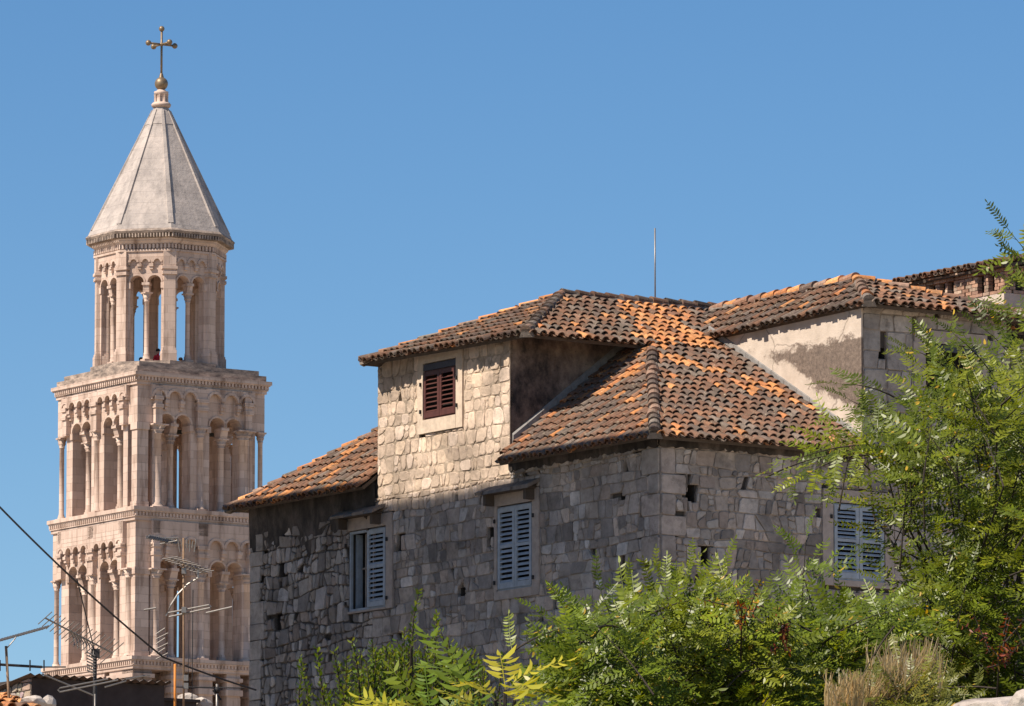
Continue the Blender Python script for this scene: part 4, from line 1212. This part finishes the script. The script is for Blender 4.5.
for k in range(7):
    p = L_(o, 91, 654 + k * 3, 113.9); q.tube([p + Vector((-.07, 0, .03)), p + Vector((.07, 0, -.03))], .012, 4)
q.build('reflector', M['alu'], t)
q = MB(); q.box(-.07, .07, -.05, .05, L_(o, 95, 655, 114).z - .05, L_(o, 95, 652, 114).z + .05); q.build('clamp', M['blackm'], t)
t, o = mast('aerial', 'low fallen aerial of pale rods lying in front of the shed', 95, 694, 712, 113, .012, 'alu', 0)
q = MB()
for (a, b) in (((42, 674), (95, 696)), ((60, 688), (108, 679)), ((60, 692), (118, 680)), ((105, 687), (126, 681)), ((126, 679), (150, 675))): q.tube([L_(o, *a, 113), L_(o, *b, 113.3)], .014, 5)
q.tube([L_(o, 60, 688, 113), L_(o, 58, 690, 113), L_(o, 60, 692, 113)], .014, 5)
q.build('antenna', M['alu'], t)
Y3 = 117
t, o = mast('aerial', 'tall tan aerial mast with several antennas in front of the bell tower', 184, 538, 712, Y3, .018, 'rust', -.5)
q = MB()
a, b = L_(o, 146, 536, Y3 - .3), L_(o, 194, 546, Y3 + .4); q.tube([a, b], .010, 5)
for i in range(14):
    p = a.lerp(b, .05 + .6 * i / 13); q.tube([p + Vector((-.03, -.03, -.03)), p + Vector((.03, .03, .03))], .018, 5)
q.tube([L_(o, 160, 544, Y3), L_(o, 176, 541, Y3), L_(o, 178, 538, Y3), L_(o, 162, 538, Y3)], .013, 5)
for k in range(7): q.tube([L_(o, 178 + k * 3, 539 + (k % 3), Y3), L_(o, 180 + k * 2.4, 552 - (k % 2) * 4, Y3)], .010, 4)
q.build('antenna', M['alu'], t)
q = MB(); yagi(q, L_(o, 170, 558, Y3 - .3), L_(o, 205, 572, Y3 + .4), 12, .3, .34, (.9, -.4, .1), .018, .010); q.build('antenna', M['alu'], t)
q = MB()
q.tube([L_(o, 166, 616, Y3), L_(o, 171, 605, Y3), L_(o, 178, 594, Y3), L_(o, 188, 584, Y3), L_(o, 198, 578, Y3)], .016, 5)
for (a, b) in (((144, 610), (156, 608)), ((168, 613), (209, 605)), ((169, 617), (210, 608)), ((206, 613), (232, 607)), ((198, 578), (198, 570))): q.tube([L_(o, *a, Y3), L_(o, *b, Y3)], .017, 5)
q.tube([L_(o, 209, 605, Y3), L_(o, 211, 607, Y3), L_(o, 210, 609, Y3)], .017, 5)
for k in range(6): q.tube([L_(o, 156, 634 + k * 5, Y3), L_(o, 165 + (k % 2) * 3, 628 + k * 5, Y3)], .009, 4)
q.build('antenna', M['alu'], t)
q = MB(); q.tube([L_(o, 192, 700, Y3), L_(o, 193, 590, Y3)], .008, 4); q.tube([L_(o, 188, 690, Y3), L_(o, 189, 620, Y3)], .006, 4); q.build('lead_wire', M['blackm'], t)
for (x, y) in ((184, 571), (184, 610), (186, 678), (186, 686)):
    q = MB(); p = L_(o, x, y, Y3); q.box(p.x - .04, p.x + .04, p.y - .05, p.y + .05, p.z - .05, p.z + .05); q.build('clamp', M['alu'], t)
mb = MB(); a = at(175, 712, 115); b = at(175, 664, 115); mb.tube([(0, 0, -.3), b - a], .021, 8)
q = mb.build('pipe', M['orange_pipe']); q.location = a; tag(q, 'upright bright orange pipe beside the tall aerial mast', 'pipe')
t, o = mast('aerial', 'short aerial mast with two clamps near the house wall', 217, 684, 712, 118, .022, 'alu', 0)
q = MB(); q.tube([L_(o, 176, 687, 118), L_(o, 244, 688, 118)], .012, 5); q.tube([L_(o, 213, 690, 118), L_(o, 221, 700, 118)], .02, 5); q.sphere(L_(o, 217, 690, 118), .06, seg=8); q.build('crossbar', M['blackm'], t)
# rubble of slabs on the roof below the tall mast
for k, (x, y, s) in enumerate(((190, 699, .16), (200, 703, .2), (176, 704, .13))):
    rooftop_stone(x, y, 118.5, (s * 1.5, s, s * .7), ('pale slab lying at the foot of the tall aerial mast', 'larger grey slab right of the tall aerial mast foot', 'small stone left of the tall aerial mast foot')[k], 20 + k)
# cables
def cable(name, label, pts, rad):
    p0 = pts[0]; mb = MB(); mb.tube([p - p0 for p in pts], rad, 6); o = mb.build(name, M['blackm']); o.location = p0; return tag(o, label, 'cable')
def sag(a, b, s, n=16):
    return [a.lerp(b, i / n) - Vector((0, 0, s * 4 * (i / n) * (1 - i / n))) for i in range(n + 1)]
cable('power_cable', 'thick dark cable slanting down from the left across the bell tower', sag(at(-30, 476, 108), at(163, 657, 117), .10) + sag(at(163, 657, 117), at(256, 690, 119), .02)[1:], .016)
cable('drop_wire', 'thin wire dropping from the slanting cable to the comb aerial', sag(at(77, 579, 113), at(95, 653, 114), .0, 4), .010)

# ------------------------------------------------------------------ plants
npr = np.random.default_rng(5)
def norm(a): return a / np.maximum(np.linalg.norm(a, axis=-1, keepdims=True), 1e-9)
SHAPE = np.array([(0, 0), (.28, .5), (.68, .42), (1, 0), (.68, -.42), (.28, -.5)])
def leaflets(P, D, Wd, ln, wd):
    """P base, D direction, Wd width direction, (N,3); returns (N,6,3)"""
    V = P[:, None, :] + D[:, None, :] * (SHAPE[None, :, 0:1] * ln[:, None, None]) + Wd[:, None, :] * (SHAPE[None, :, 1:2] * wd[:, None, None])
    nn = np.cross(D, Wd); V[:, 3, :] -= .0
    V += nn[:, None, :] * (np.array([0, .06, .04, -.12, .04, .06])[None, :, None] * ln[:, None, None])
    return V
def pinnate(P, A, U, L, C, pairs=8, llen=.17, lwid=.34, jit=.25, droop=.25, alpha=.45):
    """compound leaves at P, axis A, upper side U"""
    N = len(P); A = norm(A); lat = norm(np.cross(A, U)); U = norm(np.cross(lat, A))
    Vs, Cs = [], []
    dr = droop * npr.uniform(.3, 1.6, N)
    for k in range(pairs + 1):
        s = .16 + .84 * k / pairs
        pos = P + A * (s * L)[:, None] - U * (dr * s * s * L)[:, None]
        ax = norm(A - U * (2 * dr * s)[:, None]); up = norm(np.cross(lat, ax))
        for sd in ((-1, 1) if k < pairs else (0,)):
            if sd == 0: D = ax.copy()
            else: D = lat * sd * .9 + ax * alpha + up * npr.normal(-.12, jit, (N, 1))
            D = norm(D + npr.normal(0, jit * .4, (N, 3)))
            Wd = norm(np.cross(D, up) + up * npr.normal(0, jit, (N, 1)) * .8)
            ln = L * llen * npr.uniform(.8, 1.15, N) * (1.0 if .2 < s < .85 else .82)
            keep = npr.random(N) < .96; Cl = C * npr.uniform(.82, 1.18, (N, 1)); yk = npr.random(N) < .012; Cl[yk] = np.array([(.55, .36, .04)]) * npr.uniform(.6, 1.1, (yk.sum(), 1))
            Vs.append(leaflets(pos, D, Wd, ln, ln * lwid)[keep]); Cs.append(Cl[keep])
        # stalk
    s0 = P; s1 = P + A * L[:, None] * .5 - U * (dr * .25 * L)[:, None]; s2 = P + A * L[:, None] - U * (dr * L)[:, None]
    for a, b in ((s0, s1), (s1, s2)):
        Vs.append(np.stack([a, a + U * .0, a + lat * .003, b + lat * .002, b, b - lat * .002], 1)); Cs.append(C * .8)
    return np.concatenate(Vs), np.concatenate(Cs)
def gcol(N, base, var=.25, yellow=.0, ycol=(.42, .30, .03)):
    c = np.array(base)[None] * npr.uniform(1 - var, 1 + var, (N, 1)) * npr.uniform(.9, 1.1, (N, 3))
    k = npr.random(N) < yellow; c[k] = np.array(ycol)[None] * npr.uniform(.7, 1.2, (k.sum(), 1)); return c

def inpoly(x, y, poly):
    c = False; j = len(poly) - 1
    for i in range(len(poly)):
        (xi, yi), (xj, yj) = poly[i], poly[j]
        if (yi > y) != (yj > y) and x < (xj - xi) * (y - yi) / (yj - yi) + xi: c = not c
        j = i
    return c
G1 = ((.131, 0.164, 0.011), (.181, 0.204, 0.014), (.082, 0.110, 0.009))
def robinia(name, label, cat, base, outline, root, Y, nshoot, seed, depth=.9, leaf=(.24, .34), greens=G1, yellow=.02, trunk=.06, explicit=(), group=None):
    """sprays of pinnate leaves along shoots; the shoots are spread through the crown's volume and lean outward.
    explicit: shoots that give the outline its shape, from (x0, y0) to (x1, y1)"""
    rr = random.Random(seed)
    t = thing(name, label, cat, base, 0, group); O = Vector(base)
    Ps, As, Us, Ls, Cs = [], [], [], [], []
    tw = MB(); RT_ = at(root[0], root[1], Y) - O
    tw.tube([(0, 0, 0), RT_ * .45 + Vector((.04, .05, .0)), RT_], [trunk, trunk * .85, trunk * .7], 8)
    xs = [p[0] for p in outline]; ys = [p[1] for p in outline]
    shoots = []
    for (x0, y0, x1, y1, dy) in explicit: shoots.append((at(x0, y0, Y + dy + .15) - O, at(x1, y1, Y + dy) - O, 0))
    while len(shoots) < nshoot:
        x, y = rr.uniform(min(xs), max(xs)), rr.uniform(min(ys), max(ys))
        if not inpoly(x, y, outline): continue
        tip = at(x, y, Y + rr.uniform(-depth, depth)) - O
        d = (tip - RT_).normalized(); d = (d * .8 + Vector((rr.gauss(0, .5), rr.gauss(-.1, .4), rr.gauss(.05, .35)))).normalized()
        shoots.append((tip - d * rr.uniform(.35, .6), tip, 1))
    for i, (b0, tip, rnd) in enumerate(shoots):
        d = (tip - b0); sl = d.length; d.normalize()
        ctrl = b0.lerp(tip, .5) + Vector((0, 0, .05))
        pts = [b0.lerp(ctrl, k / 5).lerp(ctrl.lerp(tip, k / 5), k / 5) for k in range(6)]
        tw.tube(pts, [.006, .005, .004, .003, .002, .0015], 4)
        if i % 9 == 0 and rnd and trunk > .05:
            mid = RT_.lerp(b0, .5) + Vector((rr.gauss(0, .1), abs(rr.gauss(.25, .15)), .10))
            tw.tube([RT_ * rr.uniform(.8, 1), mid, b0], [.018, .010, .005], 6)
        nl = max(3, int(sl / .075)); g = rr.choice(greens); hu = rr.uniform(.8, 1.25)
        for k in range(nl + 1):
            s = .08 + .92 * k / nl; j = min(int(s * 5), 4); p = pts[j].lerp(pts[j + 1], s * 5 - j); sd = 1 if k % 2 else -1
            side = d.cross(Vector((rr.gauss(0, .25), -.6 + rr.gauss(0, .3), .8))).normalized()
            a = (side * sd * rr.uniform(.7, 1.1) + d * rr.uniform(.35, .8) + Vector((0, 0, rr.gauss(.0, .2)))).normalized() if k < nl else d
            upv = Vector((-.25 + rr.gauss(0, .3), -.55 + rr.gauss(0, .35), .8)).normalized()
            Ps.append(p); As.append(a); Us.append(upv); Ls.append(rr.uniform(*leaf) * (1 - .35 * max(0, s - .75) / .25) * (.8 + .2 * min(1, s * 3)))
            c = np.array(g) * hu * rr.uniform(.85, 1.2)
            if rr.random() < yellow * .0: c = np.array(rr.choice([(.50, .34, .02), (.42, .17, .03), (.46, .40, .08), (.45, .28, .12)]))
            Cs.append(c)
    V, C = pinnate(np.array(Ps), np.array(As), np.array(Us), np.array(Ls), np.array(Cs), pairs=10, llen=.16, lwid=.33, jit=.17, droop=.22)
    np_mesh('crown', V, 6, C, M['leaf'], t)
    tw.build('trunk', M['bark'], t)
    return t
def bankz(y): return 1.15 + .078 * y - .08
G = lambda px, Y: (at(px, 700, Y).x, Y, bankz(Y))
# big robinia at the right
robinia('robinia_tree', 'large green robinia tree filling the lower right, hiding the house corner', 'tree', G(985, 39),
        [(830, 455), (850, 425), (870, 405), (905, 425), (930, 368), (965, 350), (1000, 360), (1040, 352), (1070, 420), (1070, 720), (905, 720), (890, 640), (930, 570), (915, 480), (870, 465)],
        (985, 735), 39, 270, 21, 1.1, yellow=.03, trunk=.09, group='robinia trees at the right',
        explicit=[(870, 445, 790, 462, -.3), (866, 455, 808, 474, -.2), (900, 400, 842, 384, 0), (920, 420, 848, 418, .1), (960, 380, 912, 350, 0), (975, 390, 935, 350, .2), (1020, 370, 985, 330, 0), (980, 400, 935, 342, .1), (1000, 385, 955, 335, 0), (960, 410, 920, 366, -.1), (1030, 380, 1004, 335, .1),
                  (1040, 350, 1000, 318, .1), (870, 470, 822, 438, .1), (900, 440, 850, 400, .2), (915, 520, 872, 508, .1), (920, 560, 876, 548, 0), (920, 545, 880, 528, .2), (930, 600, 885, 580, 0)])
# tree beyond the right edge, one spray reaching into the sky
robinia('robinia_tree', 'robinia tree at the right edge, its top spray against the sky', 'tree', G(1085, 37),
        [(1050, 360), (1075, 330), (1100, 310), (1160, 330), (1160, 700), (1060, 700), (1045, 440)],
        (1090, 720), 37, 90, 22, .7, yellow=.03, trunk=.08, group='robinia trees at the right', leaf=(.26, .33),
        explicit=[(1056, 300, 1010, 232, 0), (1060, 310, 1016, 258, .1), (1062, 320, 1018, 285, -.1), (1056, 350, 1015, 318, .05)])
# saplings in the middle
SG = 'robinia saplings below the house'
robinia('robinia_sapling', 'light green robinia sapling before the house corner, its top just under the quoins', 'tree', G(690, 36),
        [(635, 620), (658, 590), (690, 582), (725, 590), (760, 610), (800, 650), (800, 720), (640, 720)], (690, 735), 36, 120, 23, .7, yellow=.045, trunk=.04,
        greens=((.165, .205, .014), (.215, .240, .018), (.105, .138, .010)), explicit=[(690, 640, 690, 574, 0), (680, 640, 660, 582, 0), (710, 640, 722, 578, .1)], group=SG)
robinia('robinia_sapling', 'robinia sapling with fern-like sprays left of the middle sapling', 'tree', G(600, 35),
        [(560, 640), (580, 618), (610, 610), (640, 625), (660, 720), (570, 720), (555, 665)], (610, 735), 35, 75, 24, .6, yellow=.02, trunk=.035,
        greens=((.135, .180, .012), (.175, .212, .015), (.088, .124, .010)), explicit=[(600, 660, 552, 618, 0), (600, 640, 566, 604, .1), (620, 650, 602, 596, 0), (630, 650, 628, 596, 0), (600, 690, 552, 650, 0), (590, 710, 556, 680, .1)], group=SG)
robinia('robinia_sapling', 'robinia sapling in front of the right blue shutters with one tall shoot', 'tree', G(830, 37),
        [(780, 610), (800, 590), (815, 605), (850, 612), (895, 606), (900, 720), (770, 720)], (825, 735), 37, 135, 25, .7, yellow=.025, trunk=.04,
        greens=((.128, .172, .011), (.165, .200, .013), (.082, .115, .009)), explicit=[(800, 640, 806, 540, 0), (815, 620, 800, 568, 0), (850, 660, 868, 600, .1)], group=SG)
robinia('robinia_sapling', 'low robinia sapling beside the pale boulder with narrow pale leaves', 'tree', G(915, 33),
        [(850, 685), (900, 672), (950, 678), (950, 720), (850, 720)], (910, 740), 33, 50, 26, .35, yellow=.06, trunk=.03, greens=((0.177, 0.176, 0.035), (0.125, 0.136, 0.020)), leaf=(.18, .24), group=SG)

def shoot_leaves(O, pts, rr, n, ll, lw, greens, spread=.9, upw=.6):
    P, D, Wd, ln, wd, C = [], [], [], [], [], []
    L = len(pts) - 1
    for k in range(n):
        s = (k + .5) / n * L; i = min(int(s), L - 1); p = pts[i].lerp(pts[i + 1], s - i); d = (pts[i + 1] - pts[i]).normalized()
        a = k * 2.4 + rr.uniform(-.4, .4); x = d.cross(Vector((.3, 1, .1))).normalized(); y = d.cross(x)
        o = x * math.cos(a) + y * math.sin(a); q = (o * spread + d * upw).normalized()
        P.append(p); D.append(q); wv = q.cross(d).normalized(); wv = (wv + Vector((rr.gauss(0, .35), rr.gauss(0, .35), rr.gauss(0, .35)))).normalized(); Wd.append(wv)
        l = ll * rr.uniform(.7, 1.2); ln.append(l); wd.append(l * lw); c = rr.choice(greens); f = rr.uniform(.75, 1.3); C.append([t * f for t in c])
    return leaflets(np.array(P), np.array(D), np.array(Wd), np.array(ln), np.array(wd)), np.array(C)
# evergreen shrub with upright shoots
def evergreen():
    rr = random.Random(31); Y = 31
    base = G(410, Y); t = thing('evergreen_shrub', 'evergreen shrub with small glossy leaves and upright shoots before the house', 'shrub', base); O = Vector(base)
    tips = [(419, 590), (437, 612), (352, 640), (372, 642), (386, 646), (397, 640), (404, 628), (410, 632), (425, 636), (432, 634), (441, 632), (455, 645), (462, 650), (347, 676), (335, 690), (366, 660), (378, 655), (390, 655), (448, 640), (470, 655), (480, 660)]
    for _ in range(300): tips.append((rr.gauss(415, 38), rr.uniform(645, 715)))
    Vs, Cs = [], []; tw = MB()
    for i, (x, y) in enumerate(tips):
        Yt_ = Y + rr.uniform(-.45, .45); tip = at(x, y, Yt_) - O
        h = rr.uniform(.25, .45); b0 = tip + Vector((rr.gauss(0, .05 if i > 1 else .01) + (415 - x) * .0006, rr.gauss(0, .05), -h))
        pts = [b0, b0.lerp(tip, .5) + Vector((rr.gauss(0, .01), 0, 0)), tip]; tw.tube(pts, [.006, .004, .002], 4)
        if i % 8 == 0: tw.tube([Vector((0, 0, 0)), b0.lerp(Vector((0, 0, 0)), .4), b0], [.03, .02, .006], 5)
        g = [(.08, .13, .016), (.12, .175, .022), (.18, .21, .035)] if y > 640 or rr.random() < .5 else [(.15, .20, .03), (.24, .27, .05)]
        V, C = shoot_leaves(O, pts, rr, int(h / (.008 if i > 1 else .006)), .029, .45, g); Vs.append(V); Cs.append(C)
    np_mesh('crown', np.concatenate(Vs), 6, np.concatenate(Cs), M['leaf'], t); tw.build('trunk', M['bark'], t)
evergreen()
# tree of heaven suckers, nearest the camera: long yellow-green leaves
def sucker(name, label, root, Y, sprays, seed, greens):
    rr = random.Random(seed); base = G(root, Y); O = Vector(base); t = thing(name, label, 'shrub', base)
    Ps, As, Us, Ls, Cs = [], [], [], [], []; tw = MB()
    R0 = at(root, 745, Y) - O; tw.tube([(0, 0, 0), R0], [.03, .025], 6)
    for (x0, y0, x1, y1, dy) in sprays:
        a, b = at(x0, y0, Y + dy) - O, at(x1, y1, Y + dy * 1.5 + rr.uniform(-.15, .15)) - O
        tw.tube([R0, a], [.012, .006], 5)
        Ps.append(a); As.append((b - a).normalized()); Us.append(Vector((rr.gauss(0, .2), -.55 + rr.gauss(0, .2), 1)).normalized()); Ls.append((b - a).length)
        f = rr.uniform(.8, 1.25); Cs.append([q * f for q in rr.choice(greens)])
    V, C = pinnate(np.array(Ps), np.array(As), np.array(Us), np.array(Ls), np.array(Cs), pairs=8, llen=.27, lwid=.26, jit=.22, droop=.45, alpha=.6)
    np_mesh('crown', V, 6, C, M['leaf'], t); tw.build('trunk', M['bark'], t)
YG = [(.24, .27, .025), (.33, .31, .03), (.18, .24, .025), (.24, .27, .025), (.36, .32, .03)]
rr = random.Random(8)
sprays = [(505, 690, 548, 645, 0), (505, 690, 500, 640, .2), (500, 700, 556, 672, .1), (495, 700, 468, 655, -.1), (520, 700, 535, 650, .3), (512, 712, 560, 690, -.2), (490, 715, 450, 680, .1), (515, 700, 520, 646, -.3), (500, 715, 540, 680, -.3)]
sucker('tree_of_heaven', 'young tree of heaven with bright yellow-green leaflets, right of the evergreen shrub', 505, 25, sprays, 41, YG)
sprays = [(470, 690, 446, 616, 0), (465, 700, 440, 628, .2), (425, 712, 375, 672, 0), (430, 715, 392, 664, .2), (430, 712, 425, 668, .1), (440, 715, 478, 672, -.2), (420, 720, 362, 690, -.1), (445, 720, 455, 662, .3), (410, 720, 385, 684, .3), (440, 720, 470, 690, -.3)]
sucker('tree_of_heaven', 'young tree of heaven with one tall dark leaf spray, in front of the evergreen shrub', 435, 25.5, sprays, 42, [(.16, .22, .025), (.22, .27, .028), (.11, .17, .02), (.33, .31, .03)])

# withered twigs with rust red leaves
def withered(label, px, py, Y, n, seed, cols, w_, h_):
    rr = random.Random(seed); b = G(px, Y + .8); O = Vector(b); t = thing('withered_shrub', label, 'shrub', b); tw = MB(); Vs, Cs = [], []
    c0 = at(px, py, Y) - O
    tw.tube([(0, 0, 0), c0 * .6 + Vector((0, .4, 0)), c0], [.010, .007, .004], 5)
    for k in range(n):
        tip = at(px + rr.gauss(0, w_), py + rr.gauss(0, h_), Y + rr.uniform(-.2, .2)) - O; b0 = c0.lerp(tip, rr.uniform(.1, .5)) - Vector((0, 0, rr.uniform(0, .1)))
        pts = [b0, b0.lerp(tip, .5), tip]; tw.tube(pts, [.005, .003, .002], 4)
        V, C = shoot_leaves(O, pts, rr, 9, .034, .32, cols, .8, -.4); Vs.append(V); Cs.append(C)
    np_mesh('leaves', np.concatenate(Vs), 6, np.concatenate(Cs), M['leaf'], t); tw.build('stem', M['bark'], t)
RED = [(.20, .035, .02), (.10, .02, .015), (.30, .09, .03), (.36, .20, .03)]
withered('withered shrub with dark red leaves between the middle and right saplings', 783, 620, 35.6, 9, 51, RED[:3], 9, 17)
withered('withered twigs with orange and red leaves in the middle sapling', 742, 607, 35.2, 8, 52, [(.33, .10, .03), (.42, .26, .03), (.22, .05, .02)], 17, 14)
withered('withered shrub with red stems and leaves above the pale boulder', 1000, 645, 34, 12, 53, [(.26, .06, .03), (.14, .03, .02), (.30, .16, .04)], 17, 22)
# dry grass
def grass():
    rr = random.Random(61); V, C = [], []
    for (x, y0, y1, wd, n, Y) in ((858, 672, 725, 20, 190, 33.5), (903, 636, 712, 24, 210, 34.5), (848, 668, 730, 16, 260, 33), (890, 652, 720, 12, 200, 33.2)):
        for k in range(n):
            xa = x + max(-1.4, min(1.4, rr.gauss(0, .7))) * wd; a = at(xa, y1 + 20, Y + rr.uniform(-.3, .3)); tip = at(xa + rr.gauss(5, 6), y0 + abs(rr.gauss(0, 20)), Y + rr.uniform(-.4, .2))
            m_ = a.lerp(tip, .6) + Vector((rr.gauss(0, .01), 0, .03)); tip = tip + Vector((rr.gauss(0.01, .03), 0, 0))
            w0 = Vector((.004, .002, 0)); V.append([a - w0, a + w0, m_ + w0 * .9, m_ - w0 * .9]); V.append([m_ - w0 * .9, m_ + w0 * .9, tip + w0 * .3, tip - w0 * .3])
            f = rr.uniform(.7, 1.25); cq = rr.choice([(.60, .46, .26), (.52, .39, .21), (.66, .52, .32), (.42, .30, .16)]); C += [[q * f for q in cq]] * 2
    return np_mesh('dry_grass', np.array([[list(p) for p in q] for q in V]), 4, np.array(C), M['straw'])
tag(grass(), 'dry straw coloured grass hanging among the saplings at lower right', 'grass', kind='stuff')
rock('boulder', at(1000, 722, 32), (.26, .25, .165), 'pale grey boulder at the bottom right corner', 'rock', 7, M['rock'])
rock('boulder', at(1026, 712, 31.6), (.12, .12, .11), 'smaller rounded stone leaning on the right of the pale boulder', 'rock', 9, M['rock'])
